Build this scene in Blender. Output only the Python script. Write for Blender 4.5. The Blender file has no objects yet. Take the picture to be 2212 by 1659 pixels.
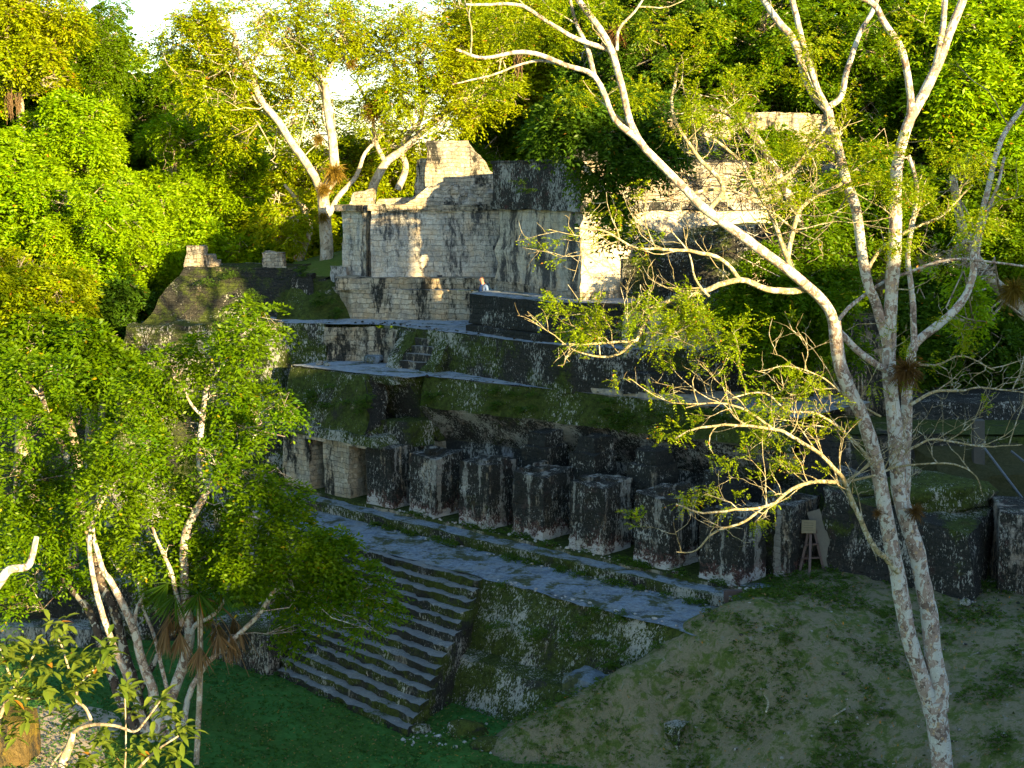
import bpy, math, random
import numpy as np
from mathutils import Vector
random.seed(7)
RNG = np.random.default_rng(7)
S = bpy.context.scene
COL = S.collection

# ---------------------------------------------------------------- photograph geometry -> world
F, CX, CY, H = 3040.0, 1106.0, 829.5, 16.0      # in units of a 2212 x 1659 view
PITCH = math.atan((CY - 400) / F)
SUN_EL, SUN_AZ = 11.0, 38.0                      # azimuth: degrees to the right of straight behind the camera
PZ = 1.3                                         # plaza level
def ray(x, y):
    a = (x - CX) / F; b = -(y - CY) / F
    return np.array([a, math.cos(PITCH) + b * math.sin(PITCH), -math.sin(PITCH) + b * math.cos(PITCH)])
CAM = np.array([0, 0, H])
def G(x, y, z):
    r = ray(x, y); t = (z - H) / r[2]; return CAM + r * t
def D(x, y, d):
    r = ray(x, y); return CAM + r * (d / r[1])
U = np.array([.738, -.675, 0]); B = np.array([.675, .738, 0]); O = np.array([-5.18, 48.75, 0])
def FR(s, t, z): return O + U * s + B * t + np.array([0, 0, z])

# ---------------------------------------------------------------- noise
def _h(i, j, k, s):
    n = (i * 374761393 + j * 668265263 + k * 2147483647 + s * 1274126177) & 0xffffffff
    n = ((n ^ (n >> 13)) * 1274126177) & 0xffffffff
    return ((n ^ (n >> 16)) & 0xffff) / 32767.5 - 1
def vn(p, sc, seed=0):
    q = np.asarray(p) * sc; i = np.floor(q).astype(np.int64); f = q - i; f = f * f * (3 - 2 * f)
    r = 0
    for a in (0, 1):
        for b in (0, 1):
            for c in (0, 1):
                w = (f[:, 0] if a else 1 - f[:, 0]) * (f[:, 1] if b else 1 - f[:, 1]) * (f[:, 2] if c else 1 - f[:, 2])
                r = r + w * _h(i[:, 0] + a, i[:, 1] + b, i[:, 2] + c, seed)
    return r
def fbm(p, sc, seed=0, o=3):
    return sum(vn(p, sc * 2 ** k, seed + k * 17) * .5 ** k for k in range(o))
def jit(p, amp, sc=1.6):
    p = np.asarray(p, float); sc = sc * 1.25
    if amp <= 0: return p
    d = np.stack([fbm(p, sc, s, 4) for s in (11, 23, 37)], 1)
    d[:, 2] *= .6
    if amp < .035: d[:, :2] *= 4
    return p + d * amp

# ---------------------------------------------------------------- mesh building
def set_props(o, label=None, cat=None, group=None, kind=None):
    if label: o['label'] = label
    if cat: o['category'] = cat
    if group: o['group'] = group
    if kind: o['kind'] = kind
    return o
def empty(name, loc, label, cat, group=None):
    o = bpy.data.objects.new(name, None); COL.objects.link(o); o.location = loc
    o.empty_display_size = .3
    return set_props(o, label, cat, group)
def link(name, me, mat, parent):
    o = bpy.data.objects.new(name, me); COL.objects.link(o)
    if mat: me.materials.append(mat)
    if parent is not None:
        o.parent = parent; o.matrix_parent_inverse.identity()
        o.location = [-c for c in parent_loc(parent)]
    return o
def parent_loc(p):
    v = Vector(p.location)
    while p.parent: p = p.parent; v = v + Vector(p.location)
    return v
class MB:
    def __init__(s): s.v = []; s.f = []; s.n = 0; s.uv = []
    def add(s, v, f):
        v = np.asarray(v, float); f = np.asarray(f, int)
        s.v.append(v); s.f.append(f + s.n); s.n += len(v)
    def grid(s, a, b, c, d, cell=.3, amp=.04, sc=1.6):
        """bilinear patch a-b-c-d"""
        a, b, c, d = [np.asarray(q, float) for q in (a, b, c, d)]
        nu = max(1, min(90, int(max(np.linalg.norm(b - a), np.linalg.norm(c - d)) / cell)))
        nv = max(1, min(90, int(max(np.linalg.norm(d - a), np.linalg.norm(c - b)) / cell)))
        u, v = np.meshgrid(np.linspace(0, 1, nu + 1), np.linspace(0, 1, nv + 1))
        u = u.ravel()[:, None]; v = v.ravel()[:, None]
        P = a * (1 - u) * (1 - v) + b * u * (1 - v) + c * u * v + d * (1 - u) * v
        P = jit(P, amp, sc)
        i = np.arange(nu)[None, :] + np.arange(nv)[:, None] * (nu + 1); i = i.ravel()
        s.add(P, np.stack([i, i + 1, i + nu + 2, i + nu + 1], 1))
    def hexa(s, lo, hi, cell=.3, amp=.04, sc=1.6, bottom=False):
        """lo, hi: four corners each, same winding (counter-clockwise seen from above)"""
        lo = [np.asarray(p, float) for p in lo]; hi = [np.asarray(p, float) for p in hi]
        for k in range(4):
            s.grid(lo[k], lo[(k + 1) % 4], hi[(k + 1) % 4], hi[k], cell, amp, sc)
        s.grid(hi[0], hi[1], hi[2], hi[3], cell, amp, sc)
        if bottom: s.grid(lo[3], lo[2], lo[1], lo[0], cell, amp, sc)
    def loft(s, rows, cell=.3, amp=.04, sc=1.6):
        for r0, r1 in zip(rows[:-1], rows[1:]):
            for k in range(len(r0) - 1):
                s.grid(r0[k], r1[k], r1[k + 1], r0[k + 1], cell, amp, sc)
    def tube(s, pts, rad, n=8, cap=True):
        pts = np.asarray(pts, float); m = len(pts); rad = np.broadcast_to(np.asarray(rad, float), (m,))
        t = np.gradient(pts, axis=0); t /= np.linalg.norm(t, axis=1)[:, None] + 1e-9
        ref = np.array([.31, .17, .93]) if abs(t[0][2]) < .9 else np.array([1., .1, 0])
        x = np.cross(t[0], ref); x /= np.linalg.norm(x)
        an = np.linspace(0, 2 * math.pi, n, endpoint=False); V = []
        for k in range(m):
            x = x - t[k] * np.dot(x, t[k]); x /= np.linalg.norm(x) + 1e-9; y = np.cross(t[k], x)
            V.append(pts[k] + rad[k] * (np.cos(an)[:, None] * x + np.sin(an)[:, None] * y))
        V = np.concatenate(V)
        k, j = np.meshgrid(np.arange(m - 1), np.arange(n), indexing='ij'); k = k.ravel(); j = j.ravel(); j2 = (j + 1) % n
        s.add(V, np.stack([k * n + j, k * n + j2, (k + 1) * n + j2, (k + 1) * n + j], 1))
        if cap and n >= 4:
            for e, o in ((0, 1), (m - 1, -1)):
                c = pts[e] + t[e] * 0
                base = len(V); idx = np.arange(n)
                s.add(np.vstack([V[e * n:(e + 1) * n], c[None]]), np.stack([idx, (idx + 1) % n, np.full(n, n), np.full(n, n)], 1)[:, :3][:, [0, 1, 2, 2]] if False else np.stack([idx, (idx + 1) % n, np.full(n, n)], 1))
    def build(s, name, mat, parent=None, smooth=True, uv=True):
        me = bpy.data.meshes.new(name)
        V = np.concatenate(s.v)
        loops = []; starts = []; tot = 0
        for f in s.f:
            k = f.shape[1]; loops.append(f.ravel()); starts.append(tot + np.arange(len(f)) * k); tot += len(f) * k
        loops = np.concatenate(loops); starts = np.concatenate(starts)
        me.vertices.add(len(V)); me.vertices.foreach_set('co', V.astype(np.float32).ravel())
        me.loops.add(len(loops)); me.loops.foreach_set('vertex_index', loops.astype(np.int32))
        me.polygons.add(len(starts)); me.polygons.foreach_set('loop_start', starts.astype(np.int32))
        me.update(calc_edges=True)
        if smooth: me.polygons.foreach_set('use_smooth', np.ones(len(starts), bool))
        if uv:
            nn = np.empty(len(starts) * 3, np.float32); me.polygons.foreach_get('normal', nn); nn = nn.reshape(-1, 3)
            cnt = np.diff(np.append(starts, tot)); nl = np.repeat(nn, cnt, axis=0); P = V[loops]
            # snap tangents so one wall keeps one direction
            ang = np.round(np.arctan2(nl[:, 1], nl[:, 0]) / .35) * .35
            tx = np.stack([-np.sin(ang), np.cos(ang)], 1)
            u = (P[:, :2] * tx).sum(1); v = P[:, 2].copy()
            flat = np.abs(nl[:, 2]) > .75; u[flat] = P[flat, 0]; v[flat] = P[flat, 1]
            l = me.uv_layers.new(name='UVMap'); l.data.foreach_set('uv', np.stack([u, v], 1).astype(np.float32).ravel())
        me.validate(); me.update()
        return link(name, me, mat, parent)

# ---------------------------------------------------------------- materials
def nt(name):
    m = bpy.data.materials.new(name); m.use_nodes = True; t = m.node_tree; t.nodes.clear(); return m, t
def N(t, ty, **kw):
    n = t.nodes.new(ty)
    for k, v in kw.items():
        if k.startswith('i_'):
            key = k[2:]; key = int(key) if key.isdigit() else key.replace('_', ' ')
            n.inputs[key].default_value = v
        else: setattr(n, k, v)
    return n
def ramp(t, fac, stops, interp='LINEAR'):
    r = N(t, 'ShaderNodeValToRGB'); r.color_ramp.interpolation = interp
    e = r.color_ramp.elements
    while len(e) < len(stops): e.new(.5)
    for k, (p, c) in enumerate(stops):
        e[k].position = p; e[k].color = (c, c, c, 1) if isinstance(c, (int, float)) else (*c, 1)
    t.links.new(fac, r.inputs[0]); return r.outputs[0]
def mixc(t, f, a, b, mode='MIX'):
    m = N(t, 'ShaderNodeMix', data_type='RGBA', blend_type=mode)
    for sock, v in ((m.inputs[0], f), (m.inputs[6], a), (m.inputs[7], b)):
        if hasattr(v, 'links'): t.links.new(v, sock)
        elif isinstance(v, (int, float)): sock.default_value = v
        else: sock.default_value = (*v, 1)
    return m.outputs[2]
def math_(t, op, a, b=None, c=None):
    m = N(t, 'ShaderNodeMath', operation=op)
    for k, v in enumerate((a, b, c)):
        if v is None: continue
        if hasattr(v, 'links'): t.links.new(v, m.inputs[k])
        else: m.inputs[k].default_value = v
    return m.outputs[0]
def noise(t, vec, sc, det=4, rough=.6, dist=0):
    n = N(t, 'ShaderNodeTexNoise'); n.inputs['Scale'].default_value = sc; n.inputs['Detail'].default_value = det
    n.inputs['Roughness'].default_value = rough; n.inputs['Distortion'].default_value = dist
    t.links.new(vec, n.inputs['Vector']); return n.outputs['Fac']
def vmul(t, vec, s):
    m = N(t, 'ShaderNodeVectorMath', operation='MULTIPLY'); t.links.new(vec, m.inputs[0]); m.inputs[1].default_value = s
    return m.outputs[0]

def stone(name, light=(.38, .34, .27), dark=.5, moss=.3, white=.3, brick=.6, red=0., floor=False, bsc=1.0, mosscol=(.04, .058, .012), whitebase=None, top='moss', film=((.007, .010, .011), (.045, .05, .046))):
    m, t = nt(name); L = t.links
    geo = N(t, 'ShaderNodeNewGeometry'); pos = geo.outputs['Position']
    st = vmul(t, pos, (1, 1, .2)); st2 = vmul(t, pos, (1, 1, .4))
    uvw = N(t, 'ShaderNodeTexCoord').outputs['UV']
    def disturbed(sc, amp, src):
        dn = N(t, 'ShaderNodeTexNoise'); dn.inputs['Scale'].default_value = sc; dn.inputs['Detail'].default_value = 4; dn.inputs['Roughness'].default_value = .65; L.new(pos, dn.inputs['Vector'])
        dv = N(t, 'ShaderNodeVectorMath', operation='MULTIPLY_ADD'); L.new(dn.outputs['Color'], dv.inputs[0]); dv.inputs[1].default_value = (amp,) * 3; L.new(src, dv.inputs[2]); return dv.outputs[0]
    br = N(t, 'ShaderNodeTexBrick'); L.new(disturbed(1.7, .3, uvw), br.inputs['Vector'])
    br.inputs['Scale'].default_value = 1.0 / bsc; br.inputs['Brick Width'].default_value = .46; br.inputs['Row Height'].default_value = .19
    br.inputs['Mortar Size'].default_value = .011; br.inputs['Mortar Smooth'].default_value = .8; br.offset = .37; br.squash = .65; br.squash_frequency = 3
    br.inputs['Color1'].default_value = (1, 1, 1, 1); br.inputs['Color2'].default_value = (.6, .57, .5, 1); br.inputs['Mortar'].default_value = (.38, .36, .33, 1)
    base = light
    n_f = noise(t, pos, 8, 6, .75)
    c = mixc(t, ramp(t, n_f, [(.3, 0), (.7, 1)]), tuple(x * .5 for x in base), tuple(min(1, x * 1.3) for x in base))
    n_t = noise(t, pos, 1.4, 4, .65)
    c = mixc(t, ramp(t, n_t, [(.45, 0), (.65, .6)]), c, (base[0] * 1.12, base[1] * .9, base[2] * .66))
    c = mixc(t, ramp(t, noise(t, st2, 2.6, 4, .7), [(.5, 0), (.62, .55)]), c, (base[0] * .45, base[1] * .5, base[2] * .6))
    c = mixc(t, brick, c, br.outputs['Color'], 'MULTIPLY')
    # moss: damp patches and ledges
    sep = N(t, 'ShaderNodeSeparateXYZ'); L.new(geo.outputs['Normal'], sep.inputs[0]); nz = math_(t, 'MAXIMUM', sep.outputs[2], 0)
    fine = noise(t, pos, 13, 4, .8)
    m1 = math_(t, 'ADD', math_(t, 'MULTIPLY', noise(t, pos, .6, 5, .7, .4), .75), math_(t, 'MULTIPLY', fine, .25))
    ms = math_(t, 'ADD', m1, math_(t, 'MULTIPLY', nz, .12 if top == 'moss' else -.1)); tm = .72 - .34 * moss
    mm = ramp(t, ms, [(tm - .03, 0), (tm + .04, 1)])
    if floor:
        mm = ramp(t, math_(t, 'ADD', math_(t, 'MULTIPLY', noise(t, pos, 1.1, 6, .7, .6), .8), math_(t, 'MULTIPLY', fine, .2)), [(.64 - .25 * moss, 0), (.7 - .25 * moss, .9)])
    mc = ramp(t, noise(t, pos, 6, 5, .8), [(.3, tuple(x * .3 for x in mosscol)), (.5, mosscol), (.72, (mosscol[0] * 2.1, mosscol[1] * 1.9, mosscol[2] * 1.5))])
    # black biofilm, running down in streaks, with the stone showing through in fine grain
    n1 = noise(t, st, 1.3, 5, .65, .3); n2 = noise(t, st2, 7.0, 5, .8)
    s1 = math_(t, 'ADD', math_(t, 'MULTIPLY', n1, .62), math_(t, 'MULTIPLY', n2, .38))
    if top == 'grey': s1 = math_(t, 'SUBTRACT', s1, math_(t, 'MULTIPLY', ramp(t, nz, [(.6, 0), (.85, 1)]), .3))
    th = .67 - .33 * dark
    dm = ramp(t, s1, [(max(0, th - .03), 0), (min(1, th + .035), 1)])
    c = mixc(t, math_(t, 'MULTIPLY', dm, .96), c, ramp(t, fine, [(.32, film[0]), (.55, tuple(x * .45 for x in film[1])), (.75, film[1])]))
    if top == 'grey': c = mixc(t, ramp(t, math_(t, 'ADD', nz, math_(t, 'MULTIPLY', noise(t, pos, 3, 4, .7), -.5)), [(.35, 0), (.6, .8)]), c, mixc(t, n_f, (.09, .11, .12), (.24, .27, .29)))
    if whitebase is not None:
        stp_ = vmul(t, pos, (1, 1, .07)); rv = math_(t, 'ADD', math_(t, 'MULTIPLY', noise(t, stp_, 2.3, 3, .6), .72), math_(t, 'MULTIPLY', noise(t, st2, 9, 3, .8), .28))
        c = mixc(t, ramp(t, rv, [(.535, 0), (.575, .75)]), c, mixc(t, n_f, (.16, .16, .14), (.42, .41, .37)))
    c = mixc(t, mm, c, mc)
    if red:
        r1 = noise(t, pos, 2.6, 5, .75); c = mixc(t, ramp(t, r1, [(.56, 0), (.66, red * .8)]), c, (.13, .05, .045))
    if whitebase is not None:
        sp = N(t, 'ShaderNodeSeparateXYZ'); L.new(pos, sp.inputs[0])
        h = math_(t, 'SUBTRACT', 1.0, math_(t, 'DIVIDE', math_(t, 'SUBTRACT', sp.outputs[2], whitebase), .75))
        hn = math_(t, 'ADD', math_(t, 'MULTIPLY', h, .26), math_(t, 'ADD', math_(t, 'MULTIPLY', noise(t, pos, 1.7, 3, .6), .5), math_(t, 'MULTIPLY', noise(t, pos, 9, 4, .8), .5)))
        c = mixc(t, ramp(t, hn, [(.6, 0), (.68, .35)]), c, (.2, .07, .06))
        c = mixc(t, ramp(t, hn, [(.69, 0), (.73, .85)]), c, (.5, .5, .49))
    # pale lichen: patches, flecks, specks, all drawn out downwards
    w2 = noise(t, pos, .8, 4, .65)
    def flecks(sc, th0, strength):
        f = math_(t, 'ADD', math_(t, 'MULTIPLY', noise(t, st2, sc, 3, .75), .58), math_(t, 'MULTIPLY', w2, .42)); th_ = th0 - .15 * white
        return ramp(t, f, [(th_, 0), (th_ + .02, strength)])
    wm = math_(t, 'MAXIMUM', math_(t, 'MAXIMUM', flecks(3.2, .72, .75), flecks(9, .69, .85)), flecks(20, .67, .8))
    if floor: wm = math_(t, 'MULTIPLY', wm, .3)
    c = mixc(t, wm, c, mixc(t, n_f, (.24, .25, .22), (.5, .5, .47)))
    bs = N(t, 'ShaderNodeBsdfPrincipled'); L.new(c, bs.inputs['Base Color']); bs.inputs['Roughness'].default_value = .95
    bs.inputs['Specular IOR Level'].default_value = .12
    hh = math_(t, 'ADD', math_(t, 'MULTIPLY', br.outputs['Fac'], -.95 * brick), math_(t, 'MULTIPLY', n_f, 1.0))
    hh = math_(t, 'ADD', hh, math_(t, 'MULTIPLY', fine, .5))
    bp = N(t, 'ShaderNodeBump'); bp.inputs['Strength'].default_value = 1; bp.inputs['Distance'].default_value = .09
    L.new(hh, bp.inputs['Height']); L.new(bp.outputs[0], bs.inputs['Normal'])
    o = N(t, 'ShaderNodeOutputMaterial'); L.new(bs.outputs[0], o.inputs[0]); return m

def leafmat(name, a, b, dead=(.35, .16, .02), deadp=.03, trans=.42):
    m, t = nt(name); L = t.links
    geo = N(t, 'ShaderNodeNewGeometry'); rnd = geo.outputs['Random Per Island']
    c = mixc(t, rnd, a, b)
    big = noise(t, geo.outputs['Position'], .35, 3, .6)
    c = mixc(t, ramp(t, big, [(.35, 0), (.65, .5)]), c, (b[0] * 1.1, b[1] * .95, b[2]))
    r2 = math_(t, 'FRACT', math_(t, 'MULTIPLY', rnd, 37.7))
    c = mixc(t, math_(t, 'LESS_THAN', r2, deadp), c, dead)
    d = N(t, 'ShaderNodeBsdfDiffuse'); L.new(c, d.inputs[0])
    tr = N(t, 'ShaderNodeBsdfTranslucent'); c2 = mixc(t, 1.0, c, (1.35, 1.15, .35), 'MULTIPLY'); L.new(c2, tr.inputs[0])
    mx = N(t, 'ShaderNodeMixShader'); mx.inputs[0].default_value = trans; L.new(d.outputs[0], mx.inputs[1]); L.new(tr.outputs[0], mx.inputs[2])
    g = N(t, 'ShaderNodeBsdfGlossy'); g.inputs['Roughness'].default_value = .45; g.inputs[0].default_value = (1, 1, 1, 1)
    m2 = N(t, 'ShaderNodeMixShader'); m2.inputs[0].default_value = .008; L.new(mx.outputs[0], m2.inputs[1]); L.new(g.outputs[0], m2.inputs[2])
    o = N(t, 'ShaderNodeOutputMaterial'); L.new(m2.outputs[0], o.inputs[0]); return m

def barkmat(name, a, b, patch=(.5, .48, .44), pp=.5, sc=9):
    m, t = nt(name); L = t.links
    pos = N(t, 'ShaderNodeNewGeometry').outputs['Position']; st = vmul(t, pos, (1, 1, .75)); ring = vmul(t, pos, (1, 1, 5))
    c = mixc(t, ramp(t, noise(t, pos, 2.2, 4, .65), [(.35, 0), (.65, 1)]), a, b)
    c = mixc(t, ramp(t, noise(t, st, sc * .55, 2, .45, .8), [(.56, 0), (.575, .85)]), c, tuple(x * .55 for x in a))
    c = mixc(t, ramp(t, noise(t, st, sc * .42, 3, .5, 1.0), [(.62 - .18 * pp, 0), (.635 - .18 * pp, .8)]), c, patch)
    c = mixc(t, ramp(t, noise(t, st, sc * 1.5, 3, .6, .5), [(.66 - .12 * pp, 0), (.68 - .12 * pp, .8)]), c, tuple(min(1, x * 1.12) for x in patch))
    vo = N(t, 'ShaderNodeTexVoronoi'); vo.inputs['Scale'].default_value = sc * .8; L.new(pos, vo.inputs['Vector'])
    sel = N(t, 'ShaderNodeSeparateColor'); L.new(vo.outputs['Color'], sel.inputs[0])
    pm = math_(t, 'MULTIPLY', math_(t, 'LESS_THAN', vo.outputs['Distance'], .36), math_(t, 'LESS_THAN', sel.outputs[0], .22))
    c = mixc(t, math_(t, 'MULTIPLY', pm, .55), c, (.42, .3, .16))
    c = mixc(t, ramp(t, noise(t, ring, 3.5, 4, .7), [(.6, 0), (.66, .5)]), c, tuple(x * .35 for x in a))
    c = mixc(t, ramp(t, noise(t, pos, 16, 4, .75), [(.6, 0), (.68, .75)]), c, (.05, .045, .04))
    bs = N(t, 'ShaderNodeBsdfPrincipled'); L.new(c, bs.inputs['Base Color']); bs.inputs['Roughness'].default_value = .9; bs.inputs['Specular IOR Level'].default_value = .15
    bp = N(t, 'ShaderNodeBump'); bp.inputs['Strength'].default_value = .7; bp.inputs['Distance'].default_value = .03
    L.new(noise(t, pos, 22, 5, .7), bp.inputs['Height']); L.new(bp.outputs[0], bs.inputs['Normal'])
    o = N(t, 'ShaderNodeOutputMaterial'); L.new(bs.outputs[0], o.inputs[0]); return m

def plain(name, col, rough=.7, var=.3):
    m, t = nt(name); L = t.links
    pos = N(t, 'ShaderNodeNewGeometry').outputs['Position']
    c = mixc(t, noise(t, pos, 12, 4, .6), tuple(x * (1 - var) for x in col), tuple(min(1, x * (1 + var)) for x in col))
    bs = N(t, 'ShaderNodeBsdfPrincipled'); L.new(c, bs.inputs['Base Color']); bs.inputs['Roughness'].default_value = rough
    o = N(t, 'ShaderNodeOutputMaterial'); L.new(bs.outputs[0], o.inputs[0]); return m

def groundmat(name, layers, bump=.05):
    """layers: base colour pair then (scale, threshold, colour pair)"""
    m, t = nt(name); L = t.links
    pos = N(t, 'ShaderNodeNewGeometry').outputs['Position']
    c = None
    for sc, th, a, b in layers:
        q = mixc(t, ramp(t, noise(t, pos, 9, 5, .75), [(.3, 0), (.7, 1)]), a, b)
        if c is None: c = q
        else: c = mixc(t, ramp(t, noise(t, pos, sc, 6, .72, .5), [(th - .04, 0), (th + .05, 1)]), c, q)
    bs = N(t, 'ShaderNodeBsdfPrincipled'); L.new(c, bs.inputs['Base Color']); bs.inputs['Roughness'].default_value = .97; bs.inputs['Specular IOR Level'].default_value = .1
    bp = N(t, 'ShaderNodeBump'); bp.inputs['Strength'].default_value = 1; bp.inputs['Distance'].default_value = bump
    L.new(noise(t, pos, 8, 7, .75), bp.inputs['Height']); L.new(bp.outputs[0], bs.inputs['Normal'])
    o = N(t, 'ShaderNodeOutputMaterial'); L.new(bs.outputs[0], o.inputs[0]); return m

M = dict(
    green_wall=stone('mossy_wall', dark=.85, moss=.72, white=.85, brick=.3),
    dark_wall=stone('black_stained_wall', dark=.95, moss=.55, white=.7, brick=.5),
    dark_brick=stone('black_stained_masonry', light=(.3, .29, .25), dark=.88, moss=.22, white=.6, brick=.8, top='black'),
    tan_wall=stone('tan_masonry', light=(.5, .46, .37), dark=.42, moss=.1, white=.3, brick=.8, top='black'),
    light_wall=stone('pale_masonry', light=(.6, .58, .53), dark=.4, moss=.0, white=.25, brick=.45, bsc=1.1, top='black', film=((.04, .045, .055), (.16, .17, .18))),
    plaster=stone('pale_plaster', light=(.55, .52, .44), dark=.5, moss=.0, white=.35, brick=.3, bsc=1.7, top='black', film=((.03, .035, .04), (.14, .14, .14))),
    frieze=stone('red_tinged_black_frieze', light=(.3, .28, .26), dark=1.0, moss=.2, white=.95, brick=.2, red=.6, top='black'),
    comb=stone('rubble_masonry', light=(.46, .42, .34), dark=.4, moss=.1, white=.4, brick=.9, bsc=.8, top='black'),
    pier=stone('stained_pier', dark=.82, moss=.25, white=.7, brick=.85, red=.2, whitebase=4.85, top='black'),
    stair=stone('stair_stone', light=(.26, .26, .24), dark=.85, moss=.66, white=.55, brick=.2, top='grey'),
    floor=stone('grey_plaster_floor', light=(.21, .27, .33), dark=.3, moss=.5, white=.1, brick=0., floor=True, mosscol=(.05, .06, .012), film=((.06, .08, .1), (.15, .18, .21))),
    walk=stone('worn_plaster_walkway', light=(.29, .35, .41), dark=.3, moss=.4, white=.1, brick=0., floor=True, film=((.1, .12, .13), (.2, .22, .24))),
    tanfloor=stone('tan_plaster_floor', light=(.36, .34, .28), dark=.2, moss=.35, white=.1, brick=0., floor=True),
    rock=stone('pale_rock', light=(.4, .4, .38), dark=.6, moss=.45, white=.9, brick=0.),
    mossrock=stone('mossy_rock', dark=.7, moss=.8, white=.6, brick=0.),
    lawn=groundmat('short_lawn', [(1, 0, (.02, .095, .016), (.055, .16, .035)), (.35, .5, (.02, .075, .012), (.06, .13, .025)), (1.7, .68, (.045, .08, .025), (.09, .12, .04))], .03),
    mound=groundmat('patchy_grass_slope', [(1, 0, (.13, .125, .07), (.23, .205, .14)), (2.6, .52, (.045, .08, .016), (.12, .15, .04)), (4.5, .62, (.14, .14, .12), (.26, .25, .22)), (9, .6, (.03, .055, .014), (.08, .12, .03))], .12),
    knoll=groundmat('grassy_knoll', [(1, 0, (.05, .09, .015), (.1, .15, .03)), (1.5, .62, (.1, .09, .05), (.2, .18, .1))], .05),
    sand=groundmat('sandy_path', [(1, 0, (.3, .26, .2), (.42, .37, .3)), (.9, .64, (.1, .1, .05), (.2, .18, .12))], .03),
    forestfloor=groundmat('forest_floor', [(1, 0, (.03, .035, .012), (.07, .065, .03))], .1),
    bark_pale=barkmat('pale_lichen_bark', (.21, .155, .13), (.31, .255, .22), (.42, .44, .42), .6, 13),
    bark_tan=barkmat('tan_bark', (.2, .16, .11), (.3, .25, .18), (.4, .38, .32), .35, 14),
    bark_white=barkmat('white_bark', (.3, .25, .18), (.4, .35, .27), (.46, .43, .37), .4, 8),
    bark_dark=barkmat('dark_bark', (.045, .035, .03), (.09, .07, .055), (.4, .4, .36), .28, 9),
    twig=barkmat('pale_twig', (.2, .17, .09), (.3, .26, .15), (.4, .4, .34), .3, 20),
    leaf_bright=leafmat('bright_leaves', (.1, .24, .001), (.21, .34, .002), deadp=.004),
    leaf_yellow=leafmat('yellow_green_leaves', (.13, .23, .001), (.24, .3, .002), deadp=.015),
    leaf_feather=leafmat('feathery_leaves', (.1, .19, .001), (.2, .27, .002), deadp=.015),
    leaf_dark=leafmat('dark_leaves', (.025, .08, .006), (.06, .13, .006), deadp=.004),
    leaf_mid=leafmat('mid_green_leaves', (.03, .1, .001), (.1, .185, .001), dead=(.3, .24, .01), deadp=.008),
    leaf_big=leafmat('broad_leaves', (.06, .12, .012), (.12, .17, .02), deadp=.02),
    dry=leafmat('dry_fronds', (.09, .06, .03), (.16, .11, .05), deadp=0, trans=.15),
    epi=leafmat('rusty_epiphyte', (.09, .07, .01), (.17, .12, .015), deadp=0, trans=.25),
    epidark=leafmat('brown_epiphyte', (.05, .03, .012), (.12, .07, .02), deadp=0, trans=.2),
    fern=leafmat('fern_green', (.03, .075, .01), (.06, .12, .015), deadp=0),
    lawnblade=leafmat('lawn_blades', (.02, .085, .015), (.055, .15, .03), deadp=.05, dead=(.2, .18, .06)),
    litter=leafmat('leaf_litter', (.12, .08, .03), (.25, .17, .07), deadp=.1, trans=.05),
    wood=plain('weathered_wood', (.07, .045, .04)), board=plain('grey_board', (.09, .085, .07)), sign=plain('tan_sign', (.16, .14, .09)),
    signdark=plain('sign_print', (.1, .09, .06)), metal=plain('grey_pipe', (.06, .07, .09), .4), post=plain('grey_post', (.045, .045, .042)),
    skin=plain('skin', (.5, .22, .16), .6, .1), hair=plain('short_hair', (.08, .04, .025), .8), shirt=None,
    trousers=plain('grey_trousers', (.12, .12, .13)), pack=plain('blue_grey_fabric', (.12, .2, .26)), strap=plain('dark_strap', (.02, .02, .025)),
)
def shirtmat():
    m, t = nt('blue_checked_shirt'); L = t.links
    co = vmul(t, N(t, 'ShaderNodeTexCoord').outputs['Object'], (22, 22, 22))
    ch = N(t, 'ShaderNodeTexChecker'); ch.inputs['Scale'].default_value = 1; L.new(co, ch.inputs[0])
    ch.inputs[1].default_value = (.06, .12, .3, 1); ch.inputs[2].default_value = (.1, .15, .26, 1)
    bs = N(t, 'ShaderNodeBsdfPrincipled'); L.new(ch.outputs[0], bs.inputs['Base Color']); bs.inputs['Roughness'].default_value = .9
    o = N(t, 'ShaderNodeOutputMaterial'); L.new(bs.outputs[0], o.inputs[0]); return m
M['shirt'] = shirtmat()

# ---------------------------------------------------------------- vegetation generators
def nrm(a): return a / (np.linalg.norm(a, axis=-1, keepdims=True) + 1e-9)
def sprays(mb, C, Dr, length=.5, pairs=5, ll=.12, lw=.045, droop=.35, flat=.3):
    """pinnate sprays: leaflets in pairs along a drooping stalk. C,Dr (n,3)"""
    n = len(C)
    if n == 0: return
    Dr = nrm(Dr); side = nrm(np.cross(Dr, np.array([0, 0, 1.]) + RNG.normal(0, .25, (n, 3))))
    Ls = length * RNG.uniform(.65, 1.25, n)
    V = []
    for k in range(pairs):
        f = (k + .6) / pairs
        P = C + Dr * (Ls * f)[:, None]; P[:, 2] -= droop * Ls * f * f
        for sg in (-1, 1):
            d = nrm(side * sg * .85 + Dr * (.45 + .5 * f) + RNG.normal(0, .22, (n, 3)) - np.array([0, 0, .25]))
            w = nrm(np.cross(d, nrm(np.array([0, 0, 1.]) + RNG.normal(0, flat + .35, (n, 3)))))
            l = ll * (1.1 - .45 * abs(f - .45) * 1.2) * RNG.uniform(.75, 1.25, n)
            l = l[:, None]; wv = w * lw * .5
            V.append(np.stack([P, P + d * l * .45 + wv, P + d * l, P + d * l * .45 - wv], 1))
    V = np.concatenate(V).reshape(-1, 3)
    mb.add(V, np.arange(len(V)).reshape(-1, 4))
def ball(n, c, r, shell=.55):
    d = nrm(RNG.normal(0, 1, (n, 3))); rr = shell + (1 - shell) * RNG.random(n) ** .6
    return c + d * rr[:, None] * r, d
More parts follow.
